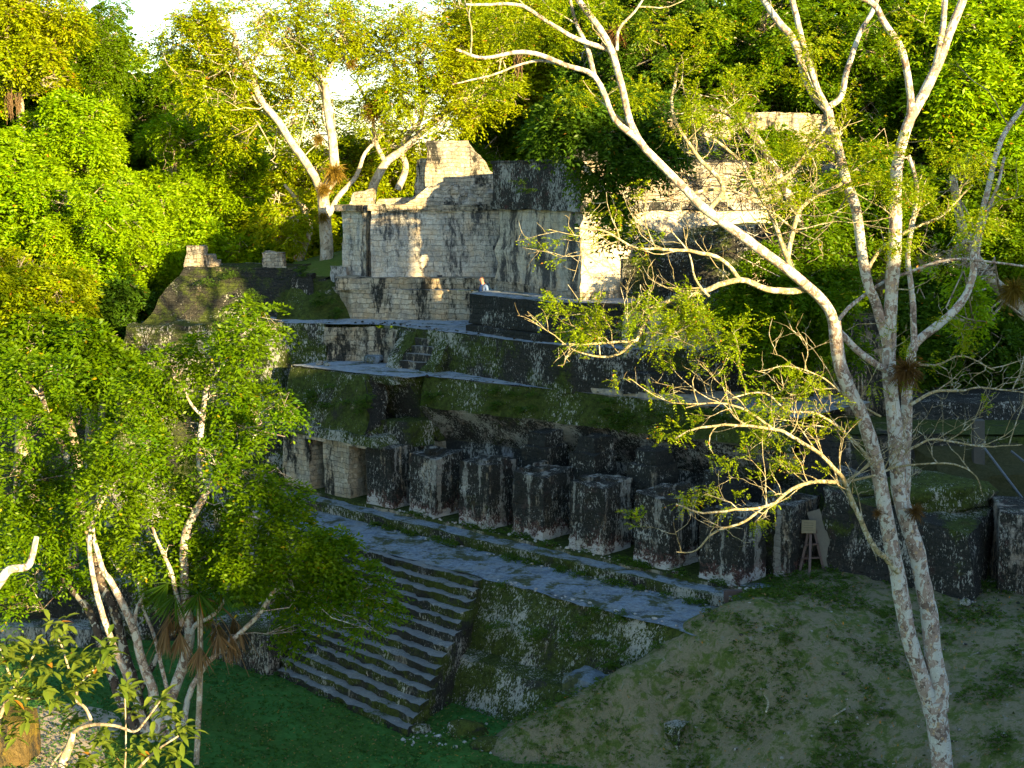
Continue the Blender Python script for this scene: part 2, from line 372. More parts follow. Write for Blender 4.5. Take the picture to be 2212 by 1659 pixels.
def clumps(mb, cl, dens=1., **kw):
    """cl: list of (centre, (rx,ry,rz), count)"""
    for c, r, n in cl:
        P, d = ball(int(n * dens), np.asarray(c), np.asarray(r))
        keep = fbm(P, 1.0 / max(.6, min(r) * .55), 5, 2) > -.18
        P = P[keep]; d = d[keep]
        dr = d + RNG.normal(0, .45, P.shape); dr[:, 2] = dr[:, 2] * .5 - .05
        sprays(mb, P, dr, **kw)
def curve(a, b, sag=0., wob=.15, n=7):
    a = np.asarray(a, float); b = np.asarray(b, float); L = np.linalg.norm(b - a); t = np.linspace(0, 1, n)[:, None]
    p = a * (1 - t) + b * t; w = RNG.normal(0, wob * L * .12, (n, 3)); w[0] = 0; w[-1] = 0
    p = p + w; p[:, 2] += sag * L * (t[:, 0] * (1 - t[:, 0])) * 4; return p
def smooth(pts, k=3):
    pts = np.asarray(pts, float); n = len(pts)
    if n < 3: return pts
    out = []; P = np.vstack([2 * pts[0] - pts[1], pts, 2 * pts[-1] - pts[-2]])
    for i in range(n - 1):
        p0, p1, p2, p3 = P[i:i + 4]
        for j in range(k):
            t = j / k
            out.append(.5 * ((2 * p1) + (-p0 + p2) * t + (2 * p0 - 5 * p1 + 4 * p2 - p3) * t * t + (-p0 + 3 * p1 - 3 * p2 + p3) * t ** 3))
    out.append(pts[-1]); return np.array(out)
def twigs(mb, lines, tips, per=2.2, length=1.4, r0=.018, depth=2, up=.35, spread=1.0):
    """random side twigs along the given lines; collects tips"""
    for pts, rad in lines:
        pts = np.asarray(pts); seg = np.linalg.norm(np.diff(pts, axis=0), axis=1); L = seg.sum()
        n = max(1, int(L * per)); cum = np.append(0, np.cumsum(seg)); new = []
        for _ in range(n):
            s = RNG.uniform(.15, 1) * L; i = min(len(seg) - 1, np.searchsorted(cum, s) - 1); i = max(0, i)
            p = pts[i] + (pts[i + 1] - pts[i]) * ((s - cum[i]) / (seg[i] + 1e-9))
            t = nrm(pts[i + 1] - pts[i]); d = nrm(t * .6 + RNG.normal(0, .6 * spread, 3) + np.array([0, 0, up]))
            l = length * RNG.uniform(.4, 1.2); q = [p]; dd = d.copy(); m = 5
            for k in range(m):
                dd = nrm(dd + RNG.normal(0, .22, 3) + np.array([0, 0, .05 if up > 0 else -.1])); q.append(q[-1] + dd * l / m)
            q = np.array(q); r = np.linspace(r0, r0 * .35, len(q)); mb.tube(q, r, 4 if r0 < .03 else 5, cap=False)
            new.append((q, r)); tips.append((q[-1], dd)); tips.append((q[3], nrm(q[4] - q[3] + RNG.normal(0, .3, 3))))
        if depth > 1: twigs(mb, new, tips, per * 1.25, length * .55, r0 * .6, depth - 1, up, spread)
def tree(name, label, cat, base, trunks, clump, bark, leaf, group=None, dens=1., kw=None, extra_limbs=True, limb_r=.07, twig_kw=None):
    """trunks: list of (points, r0, r1)"""
    base = np.asarray(base, float)
    e = empty(name, base, label, cat, group)
    tb = MB(); allp = []
    for pts, r0, r1 in trunks:
        p = smooth(pts, 4); p = p + np.stack([fbm(p, .9, s) for s in (3, 5, 7)], 1) * .05
        tb.tube(p, np.linspace(r0, r1, len(p)), 10); allp.append(p)
    tb.build('trunk', bark, e, uv=False)
    A = np.concatenate(allp)
    bb = MB(); lines = []
    if extra_limbs:
        for c, r, n in clump:
            c = np.asarray(c); low = A[A[:, 2] < c[2] + .3]; low = low if len(low) else A
            a = low[np.argmin(np.linalg.norm(low - c, axis=1) + RNG.uniform(0, .8, len(low)))]
            q = curve(a, c, .06, 1); lines.append((q, None)); rr = limb_r * (.5 + .5 * min(1.5, max(r) / 1.5))
            bb.tube(q, np.linspace(rr, rr * .35, len(q)), 6, cap=False)
            for _ in range(5):
                e2 = c + nrm(RNG.normal(0, 1, 3)) * np.asarray(r) * .8; q2 = curve(q[3], e2, .04, 1, 6)
                bb.tube(q2, np.linspace(rr * .45, rr * .12, 6), 5, cap=False)
    if twig_kw:
        tips = []; twigs(bb, lines + [(p, None) for p in allp], tips, **twig_kw)
    if bb.n: bb.build('branches', bark, e, uv=False)
    lb = MB(); clumps(lb, clump, dens, **(kw or {})); lb.build('crown', leaf, e, smooth=False, uv=False)
    return e
def PC(px, py, rp, d, n, flat=.85, dd=None):
    """clump seen at px,py with pixel radius rp at depth d"""
    c = D(px, py, d); r = rp * d / F
    return (c, (r, (dd if dd else r), r * flat), n)
def terr(x, y): return PZ

exec_parts = True
# ================================================================= SETTING
g = MB(); g.grid((-900, -200, PZ), (900, -200, PZ), (900, 1600, PZ), (-900, 1600, PZ), 900, 0)
set_props(g.build('ground', M['lawn']), kind='structure')
# forest floor sheet behind the ruins
g = MB(); g.grid((-400, 66, PZ + .02), (400, 66, PZ + .02), (400, 900, PZ + .02), (-400, 900, PZ + .02), 400, 0)
set_props(g.build('forest_floor', M['forestfloor']), kind='structure')
# sandy path
def poly_sheet(name, pix, z, mat, sub=0):
    me = bpy.data.meshes.new(name); P = [G(x, y, z) for x, y in pix]
    P = smooth(np.array(P + [P[0]]), 3)[:-1]; me.from_pydata([tuple(p) for p in P], [], [tuple(range(len(P)))]); me.update()
    return link(name, me, mat, None)
set_props(poly_sheet('path', [(-60, 1760), (-60, 1540), (60, 1528), (150, 1520), (245, 1540), (262, 1580), (225, 1625), (235, 1700), (120, 1790)], PZ + .006, M['sand']), kind='structure')

# mound: thin-plate surface through read-off heights
ctrl = [G(*p) for p in [(1600, 1290, 4.6), (1560, 1385, 4.45),
        (1000, 1640, .7), (1690, 1246, 4.95), (1900, 1262, 4.95), (2100, 1300, 4.9), (2212, 1330, 4.95), (2400, 1330, 5.2), (1700, 1450, 4.0),
        (1700, 1659, 2.4), (1450, 1659, 1.7), (1470, 1560, 2.45), (2030, 1659, 3.2), (2212, 1659, 3.5), (2030, 1450, 4.2), (2400, 1500, 4.6), (1250, 1659, 1.25)]]
ctrl += [FR(16.6, -3.3, 4.35), FR(15.6, -3.5, 3.9), FR(14.7, -3.8, 3.2), FR(13.8, -4.3, 2.5), FR(12.8, -4.9, 1.9), FR(11.6, -5.4, 1.25), FR(10.5, -5.6, .8), FR(12.6, -6.6, 1.5), FR(14, -5.6, 2.6), FR(15.5, -5, 3.5)]
ctrl += [np.array(p) for p in [(10, 24, 1.2), (2, 28, .6), (20, 24, 1.6), (24, 36, 5), (-3, 33, .4), (16, 42, 5.2), (8, 42, 4.9), (2, 40, 1.6)]]
ctrl = np.array(ctrl)
def tpsk(r): return np.where(r > 1e-9, r * r * np.log(r + 1e-12), 0)
n = len(ctrl); K = tpsk(np.linalg.norm(ctrl[:, None, :2] - ctrl[None, :, :2], axis=2)) + np.eye(n) * .12
Pm = np.hstack([np.ones((n, 1)), ctrl[:, :2]]); A_ = np.block([[K, Pm], [Pm.T, np.zeros((3, 3))]])
wts = np.linalg.solve(A_, np.append(ctrl[:, 2], [0, 0, 0]))
def mz(xy):
    xy = np.atleast_2d(xy); r = np.linalg.norm(xy[:, None, :] - ctrl[None, :, :2], axis=2)
    return tpsk(r) @ wts[:n] + wts[n] + xy @ wts[n + 1:]
nx, ny = 170, 150
X, Y = np.meshgrid(np.linspace(-3, 26, nx), np.linspace(19, 43, ny)); XY = np.stack([X.ravel(), Y.ravel()], 1)
Z = mz(XY); P3 = np.column_stack([XY, Z]); Z = Z + fbm(P3, .7, 3) * .1 + fbm(P3, 3., 9) * .03
ed = np.minimum.reduce([(XY[:, 0] + 3) / 2, (XY[:, 1] - 19) / 3]); Z = np.where(Z < PZ, PZ - .12 + (Z - PZ) * .2, Z)
Z = np.where(ed < 1, np.minimum(Z, PZ - .1 + np.clip(ed, 0, 1) * 3), Z)
g = MB(); i = (np.arange(nx - 1)[None, :] + np.arange(ny - 1)[:, None] * nx).ravel()
g.add(np.column_stack([XY, Z]), np.stack([i, i + 1, i + nx + 1, i + nx], 1))
set_props(g.build('mound', M['mound']), kind='structure')
def mound_h(x, y): return float(mz([[x, y]])[0])

# ================================================================= RUINS
def slab(mb, pts, z0, z1, shrink=0., **kw):
    """prism over four xy corners (ccw)"""
    lo = [np.array([p[0], p[1], z0]) for p in pts]; c = sum(lo) / 4
    hi = [np.array([c[0] + (p[0] - c[0]) * (1 - shrink), c[1] + (p[1] - c[1]) * (1 - shrink), z1]) for p in lo]
    mb.hexa(lo, hi, **kw)
def frb(s0, s1, t0, t1): return [FR(s0, t0, 0)[:2], FR(s1, t0, 0)[:2], FR(s1, t1, 0)[:2], FR(s0, t1, 0)[:2]]

# --- lower terrace: wide blue-grey floor over a battered two-tier retaining wall
T0 = 4.42
lt = empty('lower_terrace', FR(8, -3, PZ), 'broad grey plaster terrace with a mossy two-tier retaining wall right of the long staircase', 'terrace')
r0 = [(8.6, -3.05), (10.5, -3.0), (13.0, -2.95), (15.0, -3.05), (16.9, -3.2)]
m = MB()
top = [FR(s, t, T0) for s, t in r0]
b1 = [FR(s + .15, t - .85, 2.55) for s, t in r0]
m.loft([top, b1][::-1], .22, .07)
b2 = [FR(s + .2, t - 1.5, 2.48) for s, t in r0]
m.loft([b1, b2][::-1], .22, .05)
b3 = [FR(s + .4, t - 2.3, .9) for s, t in r0]
m.loft([b2, b3][::-1], .22, .07)
m.grid(FR(8.6, -3.05, T0), FR(8.9, -6.0, .9), FR(8.9, 0, .9), FR(8.6, 0, T0), .3, .05)
m.build('retaining_wall', M['green_wall'], lt)
m = MB()
m.grid(FR(-4.9, -3.0, T0), FR(8.6, -3.05, T0), FR(8.6, .4, T0), FR(-4.9, 3, T0), .3, .03)
m.grid(FR(8.6, -3.05, T0), FR(16.9, -3.2, T0), FR(16.9, .4, T0), FR(8.6, .4, T0), .3, .03)
m.build('floor', M['floor'], lt)
m = MB()
m.grid(FR(-4.9, -3.0, 1.0), FR(2.3, -3.0, 1.0), FR(2.3, -3.0, T0), FR(-4.9, -3.0, T0), .3, .05)
m.grid(FR(-4.9, 3.0, 1.0), FR(-4.9, -3.0, 1.0), FR(-4.9, -3.0, T0), FR(-4.9, 3.0, T0), .3, .05)
m.build('side_wall', M['green_wall'], lt)
m = MB()
for s0, s1 in ((-4.9, 2), (2, 9), (9, 16.4)):
    slab(m, frb(s0, s1, -.75, .6), T0 - .2, 4.72, cell=.2, amp=.05)
kb = m.build('kerb', M['green_wall'], lt)
m = MB(); slab(m, frb(-4.9, 16.6, -.62, -.12), 4.5, 4.745, cell=.25, amp=.03); m.build('kerb_floor', M['floor'], lt)

# --- staircase
stp = empty('staircase', G(700, 1500, PZ), 'long flight of mossy stone steps climbing from the lawn to the lower terrace', 'staircase')
NS = 14
fL, fR = G(600, 1460, PZ), G(880, 1592, PZ); tL, tR = FR(2.2, -2.95, 0), FR(8.6, -3.0, 0)
for k in range(NS):
    a, b = k / NS, (k + 1) / NS
    l0 = fL * (1 - a) + tL * a; q0 = fR * (1 - a) + tR * a; l1 = tL; q1 = tR
    z1 = PZ + (T0 - .02 - PZ) * (k + 1) / NS; z0 = z1 - .5; z1 -= (.0 if k == NS - 1 else RNG.uniform(0, .03))
    l2 = fL * (1 - b) + tL * b + B * .12; q2 = fR * (1 - b) + tR * b + B * .12
    m = MB(); lo = [l0, q0, q2, l2]; lo = [np.array([p[0], p[1], max(z0, PZ - .1)]) for p in lo]
    hi = [np.array([p[0], p[1], z1]) for p in lo]
    m.hexa(lo, hi, .12, .07, 2.6); m.build('step', M['stair'], stp)
# solid flank behind the steps (right-hand end)
m = MB()
m.grid(np.array([*fR[:2], .9]), np.array([*tR[:2], .9]), np.array([*tR[:2], T0 - .25]), np.array([*fR[:2], PZ + .05]), .3, .05)
m.build('flank', M['dark_wall'], stp)
o = MB(); slab(o, [G(875, 1598, PZ)[:2], G(1000, 1600, PZ)[:2], G(985, 1572, PZ)[:2], G(870, 1580, PZ)[:2]], PZ - .1, PZ + .1, cell=.15, amp=.06)
# landing block at the left of the stairs
o = MB(); slab(o, [FR(1.0, -7.4, 0)[:2], FR(3.75, -7.3, 0)[:2], FR(2.9, -4.6, 0)[:2], FR(.2, -4.6, 0)[:2]], 1.0, 2.5, .03, cell=.2, amp=.06)
lb_ = o.build('landing_block', stone('peeling_block', dark=.8, moss=.35, white=.8, brick=.3, red=.3))
set_props(lb_, 'low blocky platform with peeling plaster against the left end of the staircase', 'platform')
# boulder-like masonry remains at the right foot of the steps
def rock(name, px, py, z, size, mat, label, cat='rock', group=None, squash=.6, seed=0, blocky=False):
    c = G(px, py, z); import bmesh
    bm = bmesh.new(); bmesh.ops.create_icosphere(bm, subdivisions=3, radius=1)
    V = np.array([v.co for v in bm.verts])
    if blocky: V = np.sign(V) * np.abs(V) ** .45 * .8
    V = V * (1 + fbm(V + seed * 7.7, 1.1, seed)[:, None] * .28) * np.array(size) + np.array([c[0], c[1], z + size[2] * squash])
    m = MB(); m.add(V, np.array([[v.index for v in f.verts] for f in bm.faces])); bm.free()
    o = m.build(name, mat); set_props(o, label, cat, group); return o
def block(px, py, z, w, d, h, mat, label, rot=0.):
    c = G(px, py, z); cr, sr = math.cos(rot), math.sin(rot); ax = U * cr + B * sr; ay = B * cr - U * sr
    q = [c - ax * w, c + ax * w, c + ax * w + ay * d, c - ax * w + ay * d]; m = MB()
    m.hexa([np.array([p[0], p[1], z - .6]) for p in q], [np.array([p[0], p[1], z + h]) for p in q], .12, .07, 2.6); set_props(m.build('slab', mat), label, 'slab')
block(1262, 1500, 2.5, .75, .9, .38, M['floor'], 'flat-topped stone slab jutting from the wall beside the grassy mound, upper of two')
block(1140, 1612, 1.3, .5, .7, .42, M['pier'], 'stone block with white lichened front at the bottom of the mound, lower of two', .2)
rock('boulder', 1010, 1395 + 200, 1.15, (.6, .4, .3), M['mossrock'], 'rounded mossy rubble lump at the foot of the lower retaining wall', 'rubble', seed=8)
rock('boulder', 900, 1583, 1.25, (.42, .3, .14), M['rock'], 'flat rubble stone where the bottom step meets the lawn', 'rubble', seed=9)
rock('boulder', 1075, 1618, 1.2, (.7, .4, .2), M['mossrock'], 'low grassy rubble heap left of the white-fronted block', 'rubble', seed=10)
rock('boulder', 1380, 1478, 2.75, (.4, .3, .25), M['mossrock'], 'mossy stone on the edge of the mound under the terrace corner', 'rubble', seed=11)
rock('corner_block', 1545, 1375, 4.1, (.5, .6, .35), M['dark_brick'], 'rough masonry block ending the terrace where the mound begins', 'masonry block', seed=12, blocky=True)
rock('corner_block', 1640, 1285, 4.55, (.7, .35, .2), M['floor'], 'weathered grey step stone between the kerb and the mound', 'masonry block', seed=13, blocky=True)

# --- piers
def pier(s0, t0, w, d, z0, z1, mat, label, cut=0., seed=0, parent=None, lean=.02):
    m = MB(); a = frb(s0, s0 + w, t0, t0 + d)
    lo = [np.array([*p, z0 - .15]) for p in a]; c = sum(lo) / 4
    hi = [np.array([c[0] + (p[0] - c[0]) * (1 - lean), c[1] + (p[1] - c[1]) * (1 - lean), z1]) for p in lo]
    hi[1][2] -= cut; hi[0][2] -= cut * .3; hi[2][2] += cut * .4
    m.hexa(lo, hi, .09, .05, 3.4)
    rr = np.random.default_rng(int(s0 * 10) + 5)
    for _ in range(4):
        cs, ct = s0 + w * rr.uniform(.15, .8), t0 + d * rr.uniform(.25, .85); a_, b_, h_ = rr.uniform(.12, .3), rr.uniform(.12, .28), rr.uniform(.04, .16)
        slab(m, frb(cs - a_, cs + a_, ct - b_, ct + b_), z1 - .2, z1 + h_, .1, cell=.08, amp=.05, sc=4)
    o = m.build('stone_pier', mat, parent)
    if parent is None: set_props(o, label, 'pier', 'row of ruined gallery piers')
    return o
PB = 4.85
# floor the piers stand on
m = MB(); slab(m, frb(-5, 17.5, -.12, 6.5), 4.3, PB - .01, cell=.35, amp=.03); set_props(m.build('gallery_floor', stone('mossy_gallery_floor', light=(.3, .29, .24), dark=.5, moss=.72, white=.3, brick=0.)), 'mossy earth and plaster floor on which the row of piers stands', 'floor')
PS = [(2.1, .12, 1.32, 1.3, 6.95, .12), (4.55, .1, 1.35, 1.4, 7.0, .05), (6.8, .25, 1.35, 1.5, 6.95, .1), (9.3, .15, 1.35, 1.4, 7.0, .12), (11.85, .1, 1.3, 1.45, 7.05, .15), (14.2, .1, 1.35, 1.4, 6.85, .1)]
PLAB = ['squat stained pier with a broad white plaster foot, left of the pinkish-footed one', 'pier with pinkish red and white foot, second free-standing from the left',
        'pier with a pale strip of bare blocks down its front, third free-standing', 'speckled black pier with white flaking foot, fourth free-standing from the left',
        'pier with ragged left edge behind the low yellow-leaved twigs, fifth of the free-standing row', 'last free-standing pier with tall white lichen streaks, nearest the wooden post']
PT = [('pier', .8), ('pier', .7), ('pier', .6), ('pier', .9), ('pier', .8), ('pier', .8)]
for k, (s, t_, w, d, z1, cut) in enumerate(PS): pier(s, t_, w, d, PB, z1, M['pier'], PLAB[k], cut, k)
PL = ['stub of the inner wall rising mossy behind the first two piers', 'mossy blocky stub behind the third pier, reaching up towards the vault', 'mossy blocky stub behind the fourth pier', 'dark low stub behind the fifth pier, speckled with lichen', 'low dark stub behind the last free-standing pier']
for k, (s, z1) in enumerate([(5.9, 7.9), (8.0, 7.95), (10.4, 7.85), (12.9, 7.5), (15.0, 7.1)]):
    m = MB(); slab(m, frb(s - .1, s + 1.0, 1.75, 2.9), PB, z1 - .45, .03, cell=.16, amp=.08); slab(m, frb(s, s + .85, 1.95, 2.9), z1 - .5, z1, .12, cell=.16, amp=.09)
    set_props(m.build('wall_stub', M['dark_brick'] if k < 4 else M['dark_wall']), PL[k], 'wall stub', 'stubs of the inner gallery wall')
m = MB(); slab(m, [(7.49, 39.3), (7.95, 39.0), (9.1, 40.6), (8.5, 41.0)], 4.7, 6.95, .02, cell=.1, amp=.05, sc=3)
set_props(m.build('stone_pier', M['pier']), 'wide mossy-topped pier behind the sign easel', 'pier', 'row of ruined gallery piers')

# --- intact left section of the gallery
ga = empty('gallery_building', FR(-2.2, .5, PB), 'surviving roofed end of the gallery with pale masonry doorways and a mossy sloping roof', 'ruined building')
for s, w, mt in ((-4.75, 1.55, 'tan_wall'), (-2.35, 1.35, 'tan_wall')):
    m = MB(); slab(m, frb(s, s + w, .1, 1.0), PB - .1, 6.98, cell=.16, amp=.06); m.build('pier', M[mt], ga)
m = MB(); slab(m, frb(0.0, 1.3, .05, 1.5), PB - .1, 6.98, cell=.16, amp=.06); m.build('pier', M['pier'], ga)
m = MB(); slab(m, frb(-4.9, 1.2, 2.4, 3.0), PB - .1, 7.0, cell=.3, amp=.05); m.build('back_wall', M['tan_wall'], ga)
m = MB(); slab(m, frb(-4.85, -4.75, 1.0, 2.6), PB - .1, 7.0, cell=.3, amp=.04); m.build('end_wall', M['tan_wall'], ga)
for s in (-3.25, -1.05):
    m = MB(); slab(m, frb(s - .1, s + 1.1, .06, .3), 6.78, 6.96, cell=.2, amp=.03); m.build('lintel', M['light_wall'], ga)
m = MB(); m.hexa([FR(-4.95, -.12, 6.93), FR(.9, -.12, 6.93), FR(.9, 1.2, 6.93), FR(-4.95, 1.2, 6.93)], [FR(-4.9, -.05, 7.32), FR(.6, -.05, 7.25), FR(.6, 1.2, 7.32), FR(-4.9, 1.2, 7.32)], .2, .05, bottom=True); m.build('cornice', M['green_wall'], ga)
m = MB()
m.hexa([FR(-4.8, .05, 7.25), FR(.1, .05, 7.25), FR(.1, .75, 7.25), FR(-4.8, .75, 7.25)], [FR(-4.8, .62, 9.22), FR(-.7, .75, 9.28), FR(-.7, 1.6, 9.28), FR(-4.8, 1.6, 9.22)], .2, .06)
m.build('roof_slope', stone('mossy_roof', dark=.7, moss=.85, white=.6, brick=.15), ga)
m = MB(); m.grid(FR(.16, .0, 7.25), FR(.2, .85, 7.25), FR(-.62, 1.6, 9.26), FR(-.64, .72, 9.26), .12, .1, 2.5); m.build('broken_end', M['dark_brick'], ga)
m = MB()
m.hexa([FR(-4.8, 2.35, 6.9), FR(1.3, 2.35, 6.9), FR(1.3, 4.5, 6.9), FR(-4.8, 4.5, 6.9)], [FR(-4.8, 1.55, 9.05), FR(.6, 1.6, 9.05), FR(.6, 4.5, 9.1), FR(-4.8, 4.5, 9.1)], .2, .07)
m.hexa([FR(-4.8, .9, 9.0), FR(.35, 1.0, 9.0), FR(.9, 2.6, 9.0), FR(-4.8, 2.6, 9.0)], [FR(-4.8, .7, 9.27), FR(0, .85, 9.27), FR(.9, 2.6, 9.27), FR(-4.8, 2.6, 9.27)], .2, .05, bottom=True)
m.build('broken_vault', M['dark_wall'], ga)
m = MB(); slab(m, [FR(-.1, .7, 0)[:2], FR(1.25, .9, 0)[:2], FR(1.5, 2.0, 0)[:2], FR(-.1, 2.0, 0)[:2]], 6.9, 7.75, .1, cell=.18, amp=.1); m.build('broken_roof_edge', M['dark_wall'], ga)

# --- back half of the vault, exposed
gw = empty('gallery_wall', FR(8, 3, PB), 'long dark back wall of the fallen gallery with half its mossy vault overhanging', 'wall')
def vt(s): return 2.0 + .17 * (s - 1)
ss = [1.0, 3.5, 6, 8.5, 11, 13.5, 14.8]
zz = [9.28, 9.25, 9.22, 9.2, 9.15, 9.1, 9.0]
rows = [[FR(s, vt(s), z), FR(s, vt(s) - .12, z - .5), FR(s, vt(s) - .3, z - 1.05)] for s, z in zip(ss, zz)]
m = MB(); m.loft([[p for p in r][::-1] for r in rows], .2, .1, 1.3); m.build('upper_vault', stone('mossy_vault', dark=.85, moss=.95, white=.6, brick=.15, red=.1), gw)
rows = [[FR(s, vt(s) - .3, z - 1.05), FR(s, vt(s) + .25, z - 1.7), FR(s, vt(s) + .8, z - 2.35)] for s, z in zip(ss, zz)]
m = MB(); m.loft([r[::-1] for r in rows], .2, .09); m.build('vault_soffit', stone('soffit', light=(.34, .31, .29), dark=.72, moss=.45, white=.95, brick=.3, red=.2), gw)
rows = [[FR(s, vt(s) + .8, z - 2.35), FR(s, vt(s) + .8, 4.6)] for s, z in zip(ss, zz)]
m = MB(); m.loft([r[::-1] for r in rows], .25, .05); m.build('back_wall', stone('back_wall_stone', light=(.42, .42, .42), dark=.8, moss=.3, white=.85, brick=.4), gw)

# --- middle walkway (above the vault)
wk = empty('middle_terrace', FR(3, 4, 9.2), 'narrow pale walkway running along the top of the long mossy vault', 'walkway')
m = MB()
m.grid(FR(-4.8, .65, 9.3), FR(1.0, 1.1, 9.3), FR(1.0, 5.6, 9.3), FR(-4.8, 5.6, 9.3), .25, .02)
for a, b, z1, z2 in zip(ss[:-1], ss[1:], zz[:-1], zz[1:]):
    m.grid(FR(a, vt(a) - .02, z1 + .02), FR(b, vt(b) - .02, z2 + .02), FR(b, vt(b) + 4.5, z2 + .02), FR(a, vt(a) + 4.5, z1 + .02), .25, .02)
m.build('floor', M['walk'], wk)
m = MB(); m.grid(FR(-4.8, 8, 4), FR(-4.8, .6, 4), FR(-4.8, .65, 9.3), FR(-4.8, 8, 9.3), .3, .06); m.build('end_wall', M['green_wall'], wk)
m = MB(); m.hexa([FR(6.2, 2.95, 9.0), FR(11.8, 3.9, 8.9), FR(11.8, 6.5, 8.9), FR(6.2, 5.5, 9.0)], [FR(6.2, 2.95, 9.42), FR(11.8, 3.9, 9.32), FR(11.8, 6.5, 9.32), FR(6.2, 5.5, 9.42)], .25, .04)
m.build('raised_floor', M['tanfloor'], wk)

# --- upper walkway and its dark wall
ua = empty('upper_terrace', (0, 49, 9.3), 'broad grey upper walkway over a dark wall with little steps cut into it', 'terrace')
fr = [(-9.6, 54.2), (-7.2, 54.0), (-5.4, 53.7), (-4.6, 53.3), (-2.82, 51.5), (-.6, 48.9), (1.6, 46.5), (3.75, 45.7), (6.5, 45.5)]
bk = [(-9.6, 56.0), (-7.2, 55.6), (-5.4, 55.4), (-3.6, 55.3), (-.6, 55), (.8, 53), (3.2, 50.4), (5.0, 49.4), (7.5, 48.5)]
zt = [10.72, 10.72, 10.72, 10.7, 10.72, 10.72, 10.72, 10.7, 10.7]
def wallz(a, b, mat, nm, cell=.22, amp=.07):
    m = MB(); m.loft([[np.array([fr[k][0] + .1, fr[k][1] - .22, 9.15]), np.array([*fr[k], zt[k]])] for k in range(a, b)], cell, amp); m.build(nm, mat, ua)
wallz(0, 2, M['green_wall'], 'left_wall')
m = MB(); m.loft([[np.array([x, y, 9.15]), np.array([x, y, 10.62])] for x, y in [(-7.2, 53.8), (-6.0, 53.6), (-4.9, 53.2), (-4.3, 52.5)]], .18, .13, 2.2); m.build('bare_masonry', M['tan_wall'], ua)
wallz(3, 6, M['green_wall'], 'mossy_wall')
wallz(5, 9, M['dark_wall'], 'dark_wall')
m = MB()
for k in range(8): m.grid(np.array([*fr[k], zt[k]]), np.array([*fr[k + 1], zt[k + 1]]), np.array([*bk[k + 1], 10.86]), np.array([*bk[k], 10.86]), .3, .03)
m.build('floor', M['walk'], ua)
stair_tan = stone('small_steps', light=(.4, .39, .33), dark=.6, moss=.4, white=.2, brick=.1, top='grey')
# cut steps
c0, c1 = G(905, 790, 9.3) - B * .95, G(955, 795, 9.3) - B * .95
for k in range(5):
    z = 9.3 + .27 * (k + 1); back = B * (.24 * k)
    m = MB(); a = c0 + back; q2_ = c1 + back; q = [a, q2_, q2_ + B * 2.2, a + B * 2.2]
    m.hexa([np.array([p[0], p[1], z - .32]) for p in q], [np.array([p[0], p[1], z]) for p in q], .12, .045, 2.5); m.build('step', stair_tan, ua)
for sg_, off in ((-1, c0), (1, c1)):
    m = MB(); a = off - B * .25; a2 = a + U * sg_ * .7; q = [a, a2, a2 + B * 1.8, a + B * 1.8]
    if sg_ < 0: q = [a2, a, a + B * 1.8, a2 + B * 1.8]
    lo = [np.array([p[0], p[1], 9.2]) for p in q]; hi = [np.array([p[0], p[1], 10.6]) for p in q]; hi[0] = hi[0] + B * 1.1; hi[1] = hi[1] + B * 1.1
    m.hexa(lo, hi, .15, .1, 2); m.build('stair_side', M['green_wall'], ua)
rock('fallen_block', 805, 783, 9.32, (.42, .3, .2), M['floor'], 'flat grey block lying on the middle walkway left of the little steps', 'stone block', seed=21, blocky=True)
rock('pale_stone', 690, 787, 9.32, (.16, .12, .1), M['rock'], 'left one of two loose white stones on the middle walkway', 'stone', 'loose white stones', seed=22)
rock('pale_stone', 706, 790, 9.32, (.12, .1, .08), M['rock'], 'right one of two loose white stones on the middle walkway', 'stone', 'loose white stones', seed=23)
for k, (px, py, s) in enumerate([(830, 770, .5), (860, 775, .55), (815, 762, .35)]):
    rock('rubble_block', px, py, 9.3, (s, .4, s * .9), M['mossrock'] if k else M['green_wall'], ['mossy rubble block, middle one of three left of the little steps', 'largest mossy rubble block just left of the little steps', 'smallest mossy rubble block above the flat grey block'][k], 'rubble', seed=30 + k, blocky=True)

# --- ledge platform of the central building
lp = empty('building_platform', (1.5, 48, 10.7), 'dark stone platform with pale top edge carrying the tall central building', 'platform')
pf = [(-1.55, 51.3), (-.2, 49.4), (1.35, 47.45), (3.9, 46.9)]
m = MB(); m.loft([[np.array([x - .03, y - .1, 11.02]), np.array([x, y, 12.08])] for x, y in pf], .2, .035)
m.loft([[np.array([-1.55 + .05, 51.3, 11.0]), np.array([-1.55, 51.3, 12.08])][::-1], [np.array([-.95, 52.4, 11.0]), np.array([-.95, 52.4, 12.08])][::-1]], .2, .03)
m.build('wall', M['dark_brick'], lp)
m = MB(); m.loft([[np.array([x - .12, y - .2, 10.65]), np.array([x - .12, y - .2, 10.95]), np.array([x + .2, y, 11.03])] for x, y in pf], .2, .05); m.build('plinth', M['dark_brick'], lp)
m = MB()
bkp = [(-.9, 52.5), (.2, 51.5), (2.4, 49.2), (4.5, 49.2)]
for k in range(3): m.grid(np.array([*pf[k], 12.09]), np.array([*pf[k + 1], 12.09]), np.array([*bkp[k + 1], 12.12]), np.array([*bkp[k], 12.12]), .2, .02)
m.build('floor', M['walk'], lp)

